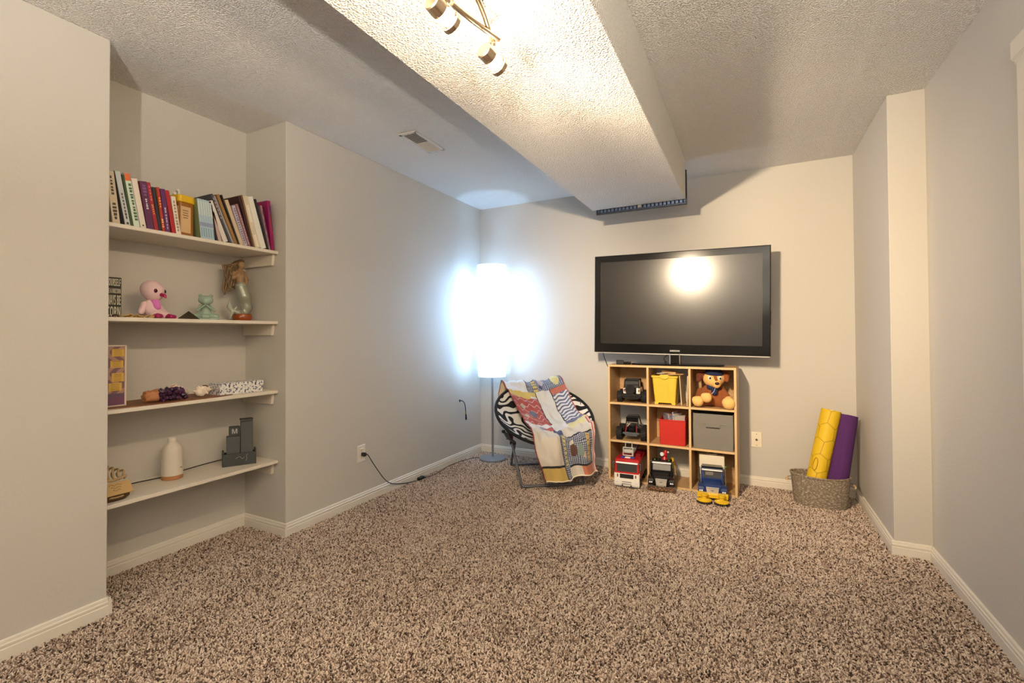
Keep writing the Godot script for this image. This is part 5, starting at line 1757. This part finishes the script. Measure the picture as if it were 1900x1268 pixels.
func fire_truck() -> void:
	var f := thing("toy_fire_truck", "red and white toy fire truck with a grey ladder, bottom left cube", "toy truck", V(1.552, 0.0, 0.515), 0.05)
	for z in [-0.07, -0.3, -0.37]:
		for x in [-0.078, 0.078]:
			wheel(f, V(x, 0.034, z), 0.034, 0.026, "grey_plastic")
	part("chassis", S().box(V(0, 0.042, -0.21), V(0.13, 0.024, 0.4), 0.004), "black_matte", f)
	var cab := S()
	across(cab, [[-0.002, 0.112], [-0.012, 0.192], [-0.024, 0.208], [-0.04, 0.214], [-0.13, 0.214], [-0.13, 0.03], [-0.002, 0.03]], -0.088, 0.088, 0.004)
	var cm := part("cab", cab, "red_plastic", f)
	var nose := S()
	across(nose, [[0.0, 0.016], [0.006, 0.03], [0.004, 0.11], [-0.03, 0.116], [-0.03, 0.016]], -0.092, 0.092, 0.003)
	var nm := part("front_panel", nose, "bumper_white", f)
	part("grille", S().box(V(0, 0.092, 0.0035), V(0.1, 0.032, 0.006), 0.002), "black_matte", nm)
	for k in 2:
		part("slot", S().box(V(0, 0.05 - k * 0.014, 0.0062), V(0.07, 0.004, 0.003), 0.001), "black_matte", nm)
	for x in [-1, 1]:
		part("headlamp", S().box(V(x * 0.07, 0.046, 0.0052), V(0.024, 0.013, 0.004), 0.002), "pearl_lens", nm)
		part("marker", S().box(V(x * 0.066, 0.094, 0.004), V(0.008, 0.022, 0.006), 0.001), "red_dark", nm)
		part("fog_hole", S().cyl(V(x * 0.032, 0.024, 0.0), V(x * 0.032, 0.024, 0.0055), 0.006, -1, 12), "black_matte", nm)
		part("mirror", S().box(V(x * 0.1, 0.165, 0.002), V(0.010, 0.05, 0.012), 0.003).box(V(x * 0.093, 0.19, -0.002), V(0.018, 0.005, 0.006), 0.001), "grey_metal", cm)
		part("side_window", S().box(V(x * 0.0885, 0.158, -0.06), V(0.002, 0.05, 0.06), 0.001), "tinted_glass", cm)
	var ws := S()
	ws.t = Transform3D(Basis(Vector3.RIGHT, -0.125), V(0, 0.152, -0.0052))
	ws.box(Vector3.ZERO, V(0.146, 0.056, 0.004), 0.001)
	part("windscreen", ws, "tinted_glass", cm)
	var vis := S()
	vis.t = Transform3D(Basis(Vector3.RIGHT, -0.3), V(0, 0.189, -0.004))
	vis.box(Vector3.ZERO, V(0.162, 0.014, 0.012), 0.003)
	part("visor", vis, "bright_chrome", cm)
	part("beacon", S().box(V(-0.036, 0.22, -0.05), V(0.03, 0.012, 0.022), 0.003).box(V(0.036, 0.22, -0.05), V(0.03, 0.012, 0.022), 0.003), "blue_lens", cm)
	part("beacon", S().box(V(0.0, 0.22, -0.05), V(0.042, 0.011, 0.02), 0.003), "pearl_lens", cm)
	var bd := part("body", S().box(V(0, 0.128, -0.285), V(0.174, 0.15, 0.28), 0.004), "red_plastic", f)
	for k in 3:
		part("locker", S().box(V(0.0875, 0.12, -0.19 - k * 0.085), V(0.002, 0.1, 0.07), 0.0), "grey_plastic", bd)
	part("pump_panel", S().box(V(0.06, 0.212, -0.2), V(0.04, 0.03, 0.1), 0.003), "red_dark", bd)
	part("turntable", S().cyl(V(0, 0.2, -0.3), V(0, 0.222, -0.3), 0.055, -1, 24), "red_dark", bd)
	var ld := S()
	for x in [-0.034, 0.034]:
		ld.box(V(x, 0.248, -0.23), V(0.006, 0.016, 0.36), 0.001)
	for k in 13:
		ld.cyl(V(-0.034, 0.248, -0.08 - k * 0.026), V(0.034, 0.248, -0.08 - k * 0.026), 0.003, -1, 8)
	part("ladder", ld, "grey_plastic", f)
	var bk := S()
	bk.t = Transform3D(Basis(Vector3.RIGHT, -0.2), V(0.002, 0.262, -0.062))
	for sx in [-1, 1]:
		bk.box(V(sx * 0.036, 0.0, 0), V(0.007, 0.062, 0.02), 0.002)
		bk.box(V(sx * 0.024, 0.045, -0.02), V(0.006, 0.05, 0.012), 0.002)
	bk.box(V(0, -0.028, 0), V(0.079, 0.008, 0.022), 0.002).box(V(0, 0.028, 0), V(0.079, 0.008, 0.022), 0.002).box(V(0, 0.066, -0.02), V(0.056, 0.008, 0.014), 0.002).box(V(0, 0.008, -0.012), V(0.07, 0.03, 0.004), 0.001)
	part("rescue_cage", bk, "grey_plastic", f)


func truck_front(t: Node3D, paint: String, bumper: String) -> Node3D:
	# bonnet, wings, cab, visor and grille shared by the two bonneted trucks
	var hood := S()
	across(hood, [[-0.004, 0.05], [-0.004, 0.098], [-0.012, 0.108], [-0.085, 0.128], [-0.085, 0.05]], -0.056, 0.056, 0.004)
	part("bonnet", hood, paint, t)
	for sx in [-1, 1]:
		var wing := S()
		across(wing, [[0.0, 0.045], [0.0, 0.075], [-0.01, 0.09], [-0.03, 0.1], [-0.075, 0.1], [-0.095, 0.085], [-0.1, 0.06], [-0.082, 0.05], [-0.07, 0.066], [-0.035, 0.066], [-0.022, 0.045]], 0.05 if sx > 0 else -0.092, 0.092 if sx > 0 else -0.05, 0.003)
		var w := part("wing", wing, paint, t)
		for k in 2:
			part("headlamp", S().box(V(sx * (0.066 + k * 0.013), 0.066, 0.0012), V(0.011, 0.011, 0.004), 0.002), "pearl_lens", w)
		part("exhaust_stack", S().cyl(V(sx * 0.083, 0.06, -0.115), V(sx * 0.083, 0.2, -0.115), 0.005, -1, 12).cyl(V(sx * 0.083, 0.09, -0.115), V(sx * 0.083, 0.15, -0.115), 0.0075, -1, 12), "chrome", t)
	var gr := S()
	gr.ext(PackedVector2Array([Vector2(-0.034, 0.044), Vector2(0.034, 0.044), Vector2(0.041, 0.094), Vector2(-0.041, 0.094)]), -0.004, 0.006, 0.002)
	var g := part("grille", gr, "bright_chrome", t)
	var em := S()
	em.ext(PackedVector2Array([Vector2(-0.014, 0.073), Vector2(-0.003, 0.0705), Vector2(0, 0.0665), Vector2(0.003, 0.0705), Vector2(0.014, 0.073), Vector2(0.003, 0.0745), Vector2(0, 0.0755), Vector2(-0.003, 0.0745)]), 0.0058, 0.0072)
	part("emblem", em, "screw_metal", g)
	part("grille_bar", S().box(V(0, 0.049, 0.0062), V(0.064, 0.002, 0.002), 0.0).box(V(0, 0.088, 0.0062), V(0.074, 0.0015, 0.002), 0.0), "screw_metal", g)
	var cab := S()
	across(cab, [[-0.085, 0.05], [-0.085, 0.13], [-0.098, 0.192], [-0.106, 0.2], [-0.175, 0.2], [-0.18, 0.05]], -0.072, 0.072, 0.004)
	var c := part("cab", cab, paint, t)
	var vis := S()
	vis.t = Transform3D(Basis(Vector3.RIGHT, 0.25), V(0, 0.19, -0.09))
	vis.box(Vector3.ZERO, V(0.136, 0.009, 0.022), 0.003)
	part("visor", vis, "bright_chrome", c)
	for x in [-1, 1]:
		part("mirror_arm", S().tube([V(x * 0.072, 0.196, -0.1), V(x * 0.084, 0.196, -0.092), V(x * 0.086, 0.14, -0.09), V(x * 0.072, 0.136, -0.095)], 0.0018, 6), "chrome", c)
		part("side_window", S().box(V(x * 0.0725, 0.16, -0.135), V(0.0016, 0.04, 0.05), 0.0), "tinted_glass", c)
	for z in [-0.052, -0.28, -0.35]:
		for x in [-0.075, 0.075]:
			wheel(t, V(x, 0.032, z), 0.032, 0.028, "grey_plastic")
	part("chassis", S().box(V(0, 0.045, -0.22), V(0.1, 0.02, 0.36), 0.003), "black_matte", t)
	return c


func tow_truck() -> void:
	var t := thing("toy_tow_truck", "black toy truck with a white grille, chrome bumper and red searchlight, bottom middle cube", "toy truck", V(1.792, 0.0, 0.478), 0.10)
	var c := truck_front(t, "truck_black", "chrome")
	var bm := S()
	across(bm, [[0.014, 0.008], [0.018, 0.014], [0.018, 0.04], [0.012, 0.044], [-0.02, 0.044], [-0.02, 0.012]], -0.095, 0.095, 0.002)
	var b := part("bumper", bm, "nickel", t)
	for k in 12:
		part("tread_stud", S().box(V(-0.08 + 0.0145 * k, 0.022 + 0.008 * (k % 2), 0.0184), V(0.009, 0.005, 0.0016), 0.0), "light_wood", b)
	part("tow_hole", S().box(V(-0.025, 0.042, 0.012), V(0.01, 0.008, 0.008), 0.001).box(V(0.025, 0.042, 0.012), V(0.01, 0.008, 0.008), 0.001), "black_matte", b)
	var ws := S()
	ws.t = Transform3D(Basis(Vector3.RIGHT, -0.205), V(0, 0.16, -0.0895))
	ws.box(Vector3.ZERO, V(0.126, 0.05, 0.004), 0.001)
	part("windscreen", ws, "silver_glass", c)
	for k in 5:
		part("roof_lamp", S().box(V(-0.05 + 0.025 * k, 0.204, -0.12), V(0.012, 0.008, 0.012), 0.002), ["green_plastic", "charcoal", "charcoal", "charcoal", "green_plastic"][k], c)
	var sl := part("searchlight", S().lathe(V(0.018, 0.2, -0.15), [Vector2(0, 0), Vector2(0.02, 0), Vector2(0.022, 0.006), Vector2(0.014, 0.026), Vector2(0, 0.03)], 20).box(V(0.018, 0.242, -0.148), V(0.034, 0.034, 0.036), 0.008).cyl(V(0.024, 0.258, -0.15), V(0.03, 0.272, -0.15), 0.014, 0.010, 14), "red_plastic", t)
	part("lens", S().cyl(V(0.006, 0.246, -0.134), V(0.0, 0.247, -0.122), 0.013, 0.0145, 18), "pearl_lens", sl)
	part("lens", S().ball(V(0.044, 0.262, -0.135), V(0.007, 0.007, 0.007)), "pearl_lens", sl)
	part("deck", S().box(V(0, 0.075, -0.29), V(0.15, 0.05, 0.2), 0.004), "truck_black", t)
	part("tow_arm", S().tube(curve([V(0.06, 0.1, -0.22), V(0.07, 0.165, -0.22), V(0.072, 0.185, -0.25), V(0.062, 0.17, -0.33)], 5), 0.011, 10).box(V(0.072, 0.14, -0.215), V(0.03, 0.07, 0.03), 0.006).box(V(0.085, 0.12, -0.212), V(0.016, 0.05, 0.02), 0.004), "yellow_plastic", t)
	part("winch", S().cyl(V(0.09, 0.15, -0.25), V(0.06, 0.15, -0.25), 0.02, -1, 16), "red_plastic", t)
	part("side_tank", S().cyl(V(0.075, 0.07, -0.2), V(0.075, 0.07, -0.26), 0.02, -1, 16), "chrome", t)


func sweeper() -> void:
	var t := thing("toy_sweeper", "dark blue toy street sweeper with a cream box body and yellow brushes, bottom right cube", "toy truck", V(2.137, 0.0, 0.516), 0.08)
	var c := truck_front(t, "navy_plastic", "yellow_plastic")
	var ws := S()
	ws.t = Transform3D(Basis(Vector3.RIGHT, -0.205), V(0, 0.16, -0.0895))
	ws.box(Vector3.ZERO, V(0.112, 0.048, 0.004), 0.001)
	var wm := part("windscreen", ws, "tinted_glass", c)
	part("reflection_panel", S().box(V(-0.018, 0.158, -0.0872), V(0.05, 0.04, 0.002), 0.0), "silver_glass", wm)
	part("roof", S().box(V(0, 0.204, -0.135), V(0.134, 0.012, 0.07), 0.004), "truck_black", c)
	var bx := part("box_body", S().box(V(0, 0.16, -0.29), V(0.168, 0.215, 0.2), 0.004), "cream_plastic", t)
	part("roof_hatch", S().box(V(0.004, 0.27, -0.25), V(0.06, 0.006, 0.05), 0.002), "cream_plastic", bx)
	part("hatch_slot", S().box(V(0.0, 0.2742, -0.245), V(0.026, 0.002, 0.018), 0.0), "black_matte", bx)
	part("roof_ring", S().ring(V(0.062, 0.269, -0.24), Vector3.UP, 0.013, 0.003, 18, 6), "nickel", bx)
	for k in 5:
		part("side_rib", S().box(V(0.0846, 0.16, -0.22 - k * 0.035), V(0.002, 0.18, 0.008), 0.0), "paper", bx)
	part("side_valve", S().cyl(V(0.084, 0.19, -0.2), V(0.094, 0.19, -0.2), 0.008, -1, 12), "green_plastic", bx)
	var b := S()
	across(b, [[0.03, 0.03], [0.032, 0.05], [0.0, 0.058], [-0.02, 0.055], [-0.02, 0.03]], -0.097, 0.097, 0.002)
	var bm := part("bumper", b, "yellow_plastic", t)
	for x in [-0.052, 0.056]:
		var br := part("brush_head", S().lathe(V(x, 0.016, 0.052), [Vector2(0.046, 0.0), Vector2(0.046, 0.006), Vector2(0.03, 0.012), Vector2(0.016, 0.015), Vector2(0.015, 0.03), Vector2(0.022, 0.034), Vector2(0.022, 0.05), Vector2(0, 0.052)], 28), "yellow_plastic", bm)
		var bs := S()
		for k in 24:
			var w := TAU * k / 24
			bs.cyl(V(x + cos(w) * 0.036, 0.018, 0.052 + sin(w) * 0.036), V(x + cos(w) * 0.047, 0.001, 0.052 + sin(w) * 0.047), 0.004, 0.005, 6)
		var tuft := part("bristles", bs, "black_rubber", br)
		tuft.set_meta("kind", "stuff")


# ---------------------------------------------------------------- saucer chair, quilt, tub, mats
func saucer_chair() -> void:
	var c := thing("saucer_chair", "round folding saucer chair with a zebra print seat and grey tube legs", "chair", V(0.887, 0, 0.4986))
	var rt := turned(V(0.757, 0, -0.6534), V(0.3126, 0.8781, 0.3622), V(0.5737, -0.4784, 0.6647), V(0, 0.5156, 0))
	var R := 0.392
	var top := []
	var bot := []
	var uvs := []
	for i in 15:
		var q := i / 14.0
		var r := R * q
		var y := -0.15 * (1.0 - q * q) - 0.012 * sin(q * PI)
		var row := PackedVector3Array()
		var row2 := PackedVector3Array()
		var ur := PackedVector2Array()
		for k in 49:
			var w := TAU * k / 48
			row.append(rt * V(cos(w) * r, y, -sin(w) * r))
			row2.append(rt * V(cos(w) * r, y - 0.012, -sin(w) * r))
			ur.append(Vector2(0.5 + cos(w) * q * 0.5, 0.5 - sin(w) * q * 0.5))
		top.append(row)
		bot.append(row2)
		uvs.append(ur)
	part("seat", S().grid(top, false, false, true, uvs), "zebra_cloth", c)
	part("seat_underside", S().grid(bot), "trim_black_cloth", c)
	var rp := []
	for k in 56:
		var w := TAU * k / 56
		rp.append(rt * V(cos(w) * 0.4, 0, -sin(w) * 0.4))
	part("rim", S().tube(rp, 0.0125, 10, true), "trim_black_cloth", c)
	var f := V(0.588, 0, 0.809)
	var l := V(0.809, 0, -0.588)
	var at := func(ff: float, ll: float, y: float) -> Vector3: return f * ff + l * ll + Vector3.UP * y
	# each leg frame is one bent tube: up, across the floor, up
	for k in 2:
		var foot: float = [0.27, -0.325][k]
		var tip: Array = [[-0.153, 0.578], [0.153, 0.408]][k]
		var path := []
		for s in [-1, 1]:
			var side: float = s * (0.24 if k == 0 else 0.225)
			var knee := Vector3(0.03, s * (0.278 if k == 0 else 0.256), 0.285)
			var pts := [at.call(tip[0], s * 0.362, tip[1]), at.call(lerpf(tip[0], knee.x, 0.5), s * 0.318, lerpf(tip[1], knee.z, 0.55)), at.call(knee.x, knee.y, knee.z), at.call(lerpf(knee.x, foot, 0.5), lerpf(knee.y, side, 0.5), knee.z * 0.5), at.call(lerpf(knee.x, foot, 0.88), lerpf(knee.y, side, 0.9), 0.038), at.call(foot, side * 0.99, 0.018), at.call(foot + 0.006 * signf(foot), side * 0.93, 0.0115), at.call(foot + 0.006 * signf(foot), side * 0.8, 0.0115)]
			if s > 0:
				pts.reverse()
			path.append_array(pts)
		part("leg_frame", S().tube(curve(path, 5), 0.0105, 10), "grey_metal", c)
	for s in [-1, 1]:
		part("pivot", S().cyl(at.call(0.03, s * 0.245, 0.285), at.call(0.03, s * 0.292, 0.285), 0.012, -1, 14), "black_matte", c)
		for q in [[-0.153, 0.572], [0.153, 0.405]]:
			part("bracket", S().box(at.call(q[0], s * 0.362, q[1]), V(0.024, 0.022, 0.024), 0.004), "black_matte", c)


func quilt() -> void:
	var f := V(0.653, 0, 0.757)
	var l := V(0.757, 0, -0.653)
	var c0 := V(0.887, 0, 0.4986)
	# forward, height, left edge, right edge along the middle of the cloth
	var R := [[-0.405, 0.56, -0.29, 0.22], [-0.395, 0.66, -0.285, 0.23], [-0.372, 0.722, -0.275, 0.25], [-0.345, 0.73, -0.27, 0.26], [-0.28, 0.67, -0.255, 0.27], [-0.18, 0.575, -0.235, 0.275], [-0.06, 0.478, -0.21, 0.275], [0.08, 0.418, -0.2, 0.29], [0.22, 0.39, -0.2, 0.31], [0.33, 0.378, -0.205, 0.305], [0.378, 0.355, -0.21, 0.295], [0.405, 0.27, -0.195, 0.285], [0.415, 0.18, -0.165, 0.285], [0.42, 0.085, -0.13, 0.30]]
	var pts := []
	for r in R:
		pts.append(V(r[0], r[1], 0))
	var n := 72
	var m := 44
	var nz := FastNoiseLite.new()
	nz.seed = 4
	nz.frequency = 3.2
	nz.fractal_octaves = 2
	var len := [0.0]
	for i in range(1, R.size()):
		len.append(len[-1] + Vector2(R[i][0] - R[i - 1][0], R[i][1] - R[i - 1][1]).length())
	var rows := []
	var under := []
	var uvs := []
	for i in n:
		var s: float = len[-1] * i / (n - 1.0)
		var k := 0
		while k < R.size() - 2 and len[k + 1] < s:
			k += 1
		var w: float = clampf((s - len[k]) / (len[k + 1] - len[k]), 0, 1)
		var p: Vector3 = pts[k].cubic_interpolate(pts[k + 1], pts[maxi(k - 1, 0)], pts[mini(k + 2, R.size() - 1)], w)
		var q: Vector3 = pts[k].lerp(pts[k + 1], 1.0)
		var d := (pts[k + 1] - pts[k]) as Vector3
		var nn := V(-d.y, d.x, 0).normalized()   # away from the seat
		var le: float = lerpf(R[k][2], R[k + 1][2], w)
		var ri: float = lerpf(R[k][3], R[k + 1][3], w)
		var hang: float = clampf((s / len[-1] - 0.70) / 0.12, 0, 1)
		var head: float = clampf(1.0 - s / len[-1] / 0.3, 0, 1)
		var row := PackedVector3Array()
		var row2 := PackedVector3Array()
		var ur := PackedVector2Array()
		for j in m:
			var u := j / (m - 1.0)
			var ll := lerpf(le, ri, u)
			var fold := nz.get_noise_2d(u * 2.0, s * 2.2) * 0.02
			fold += hang * (0.016 * sin(u * 14.0 + s * 3.0) - 0.02 * exp(-pow((u - 0.52) / 0.05, 2.0)))
			fold += (1.0 - hang) * 0.012 * exp(-pow((s / len[-1] - 0.66 - 0.04 * sin(u * 5.0)) / 0.02, 2.0))
			var g := p + nn * (fold + 0.012)
			g.y -= head * 0.055 * pow(maxf(0.0, 0.35 - u) / 0.35, 1.2) * (1.0 if i > 5 else 0.6)
			# the seat curves up to both sides
			g.y += (1.0 - hang) * (1.0 - head) * 0.07 * pow(absf(u - 0.45) * 2.0, 2.0)
			if hang > 0.0:
				g.y += hang * (0.035 * smoothstep(0.45, 0.62, u) * clampf((s / len[-1] - 0.85) / 0.15, 0, 1))
				g.x -= hang * 0.10 * smoothstep(0.75, 1.0, u) * 0.6
			row.append(c0 + f * g.x + l * ll + Vector3.UP * g.y)
			var h := g - nn * 0.007
			row2.append(c0 + f * h.x + l * ll + Vector3.UP * h.y)
			ur.append(Vector2(u, s / len[-1]))
		rows.append(row)
		under.append(row2)
		uvs.append(ur)
	var t := thing("patchwork_quilt", "patchwork quilt of red, navy gingham, yellow and cream blocks draped over the saucer chair", "quilt")
	part("top_cloth", S().grid(rows, false, false, false, uvs), "quilt_cloth", t)
	part("lining", S().grid(under, false, false, true), "card_beige", t)
	var edge := []
	for i in n:
		edge.append(rows[i][0])
	part("binding", S().tube(edge, 0.004, 6), "binding_red", t)
	var hem := []
	for j in m:
		hem.append(rows[n - 1][j])
	part("binding", S().tube(hem, 0.005, 6), "paper", t)
	# the tail that hangs behind the chair on the left
	var tail := []
	for i in 8:
		var row := PackedVector3Array()
		for j in 5:
			row.append(V(0.52 + 0.045 * (j / 4.0) + 0.004 * sin(j * 2.0), 0.60 - 0.345 * i / 7.0, 0.467 - 0.03 * (j / 4.0) + 0.006 * sin(i * 0.9 + j)))
		tail.append(row)
	part("tail", S().grid(tail, false, false, true), "binding_red", t)


func tub_and_mats() -> void:
	var at := V(2.782, 0, 0.262)
	var t := thing("metal_tub", "weathered whitewashed oval metal tub with wooden handles in the corner", "tub", at, -0.04)
	var s := S()
	s.lathe(Vector3.ZERO, [Vector2(0, 0.002), Vector2(0.148, 0.002), Vector2(0.152, 0.008), Vector2(0.168, 0.19), Vector2(0.172, 0.194), Vector2(0.172, 0.2), Vector2(0.168, 0.203), Vector2(0.164, 0.2), Vector2(0.164, 0.19), Vector2(0.148, 0.014), Vector2(0, 0.012)], 48, 1.0, 0.66)
	part("body", s, "tub_metal", t)
	var rim := []
	for k in 48:
		var w := TAU * k / 48
		rim.append(V(cos(w) * 0.169, 0.2 + 0.006 * cos(w) * cos(w), sin(w) * 0.169 * 0.66))
	part("rim", S().tube(rim, 0.005, 8, true), "tub_metal", t)
	for sx in [-1, 1]:
		var h := S().tube(curve([V(sx * 0.16, 0.16, -0.04), V(sx * 0.182, 0.155, -0.036), V(sx * 0.19, 0.148, 0.0), V(sx * 0.182, 0.155, 0.036), V(sx * 0.16, 0.16, 0.04)], 5), 0.0022, 6)
		part("wire", h, "screw_metal", t)
		part("handle", S().tube([V(sx * 0.188, 0.15, -0.03), V(sx * 0.1895, 0.149, -0.02), V(sx * 0.191, 0.148, 0.0), V(sx * 0.1895, 0.149, 0.02), V(sx * 0.188, 0.15, 0.03)], [0.006, 0.0085, 0.0095, 0.0085, 0.006], 12), "beech_edge", t)
	# rolled mats: spiral sheets
	for k in 2:
		var a: Vector3 = [V(2.735, 0.014, 0.262), V(2.852, 0.014, 0.266)][k]
		var b: Vector3 = [V(2.866, 0.625, 0.165), V(2.958, 0.595, 0.15)][k]
		var m := thing("rolled_mat", ["rolled yellow foam mat embossed with ball panels and a hand slot, standing in the tub", "rolled plain purple mat leaning right in the tub"][k], "exercise mat", Vector3.ZERO, 0.0, "rolled mats in the tub")
		var d := (b - a).normalized()
		var side := d.cross(Vector3.BACK).normalized()
		var fw := side.cross(d)
		var outer := []
		var inner := []
		var uvs := []
		var N := 110
		var turns := 2.6
		var th := 0.009
		for e in 9:
			var q := e / 8.0
			var r_out: float = lerpf([0.062, 0.068][k], [0.062, 0.060][k], q)
			var row := PackedVector3Array()
			var row2 := PackedVector3Array()
			var ur := PackedVector2Array()
			for i in N + 1:
				var w := i / float(N)
				var an: float = w * TAU * turns + [0.15, -1.9][k]
				var r: float = r_out - (1.0 - w) * turns * th * 1.22
				var c := a.lerp(b, q)
				row.append(c + (side * cos(an) + fw * sin(an)) * r)
				row2.append(c + (side * cos(an) + fw * sin(an)) * (r - th))
				ur.append(Vector2(w * turns * 0.42, 1.0 - q))
			outer.append(row)
			inner.append(row2)
			uvs.append(ur)
		var sh := S()
		sh.grid(outer, false, false, k < 0, uvs)
		sh.grid(inner, false, false, true, uvs)
		for e in [0, 8]:
			var q1: PackedVector3Array = outer[e]
			var q2: PackedVector3Array = inner[e]
			sh.grid([q1, q2], false, false, e == 0)
		var g1 := []
		for e in 9:
			g1.append(PackedVector3Array([outer[e][N], inner[e][N]]))
		sh.grid(g1)
		part("rolled_sheet", sh, ["mat_yellow", "mat_purple"][k], m)
		if k == 0:
			var slot := S()
			var c := a.lerp(b, 0.40)
			var to := (V(2.37, 1.15, 4.11) - c).normalized()
			to = (to - d * to.dot(d)).normalized()
			var sd := d.cross(to)
			var loop := []
			for i in 24:
				var w := TAU * i / 24
				var off := sd * (0.012 * cos(w) - 0.026) + d * (0.042 * sin(w))
				var rad := sqrt(maxf(0.0, 0.0618 * 0.0618 - pow(off.dot(sd), 2)))
				loop.append(c + off + to * rad)
			slot.tube(loop, 0.002, 6, true)
			part("hand_slot", slot, "slot_yellow", m)


const SPOT_COLOR := Color(1.0, 0.9, 0.76)
const LAMP_COLOR := Color(0.64, 0.82, 1.0)
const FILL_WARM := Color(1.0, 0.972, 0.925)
const SPOT_ENERGY := 3.1
const SPILL_ENERGY := 0.36
const LAMP_BULB := 0.5
const LAMP_ENERGY := 0.27
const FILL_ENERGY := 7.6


func _ready() -> void:
	var cam := Camera3D.new()
	cam.name = "camera"
	add_child(cam)
	cam.projection = Camera3D.PROJECTION_FRUSTUM
	cam.keep_aspect = Camera3D.KEEP_HEIGHT
	cam.near = 0.05
	cam.far = 50.0
	cam.size = 2.0 * 634.0 / 880.872 * 0.05
	cam.frustum_offset = Vector2(27.744, -25.124) / 880.872 * 0.05
	cam.transform = Transform3D(Basis(V(0.88321, -0.00514, -0.46896), V(0.01146, 0.99988, 0.0106), V(0.46884, -0.01474, 0.88316)), V(2.3725, 1.1533, 4.1148))
	cam.current = true
	var we := WorldEnvironment.new()
	we.name = "environment"
	var env := Environment.new()
	env.background_mode = Environment.BG_COLOR
	env.background_color = Color(0.02, 0.02, 0.02)
	env.tonemap_mode = Environment.TONE_MAPPER_LINEAR
	env.tonemap_exposure = 1.0
	env.sdfgi_enabled = true
	env.ssao_enabled = true
	env.ssil_enabled = true
	we.environment = env
	add_child(we)
	rng.seed = 20
	materials()
	room()
	ceiling_things()
	floor_lamp()
	wall_fittings()
	shelves()
	books()
	shelf_two()
	shelf_three()
	shelf_four()
	television()
	cubes()
	toys()
	saucer_chair()
	quilt()
	tub_and_mats()
	carpet_pile()
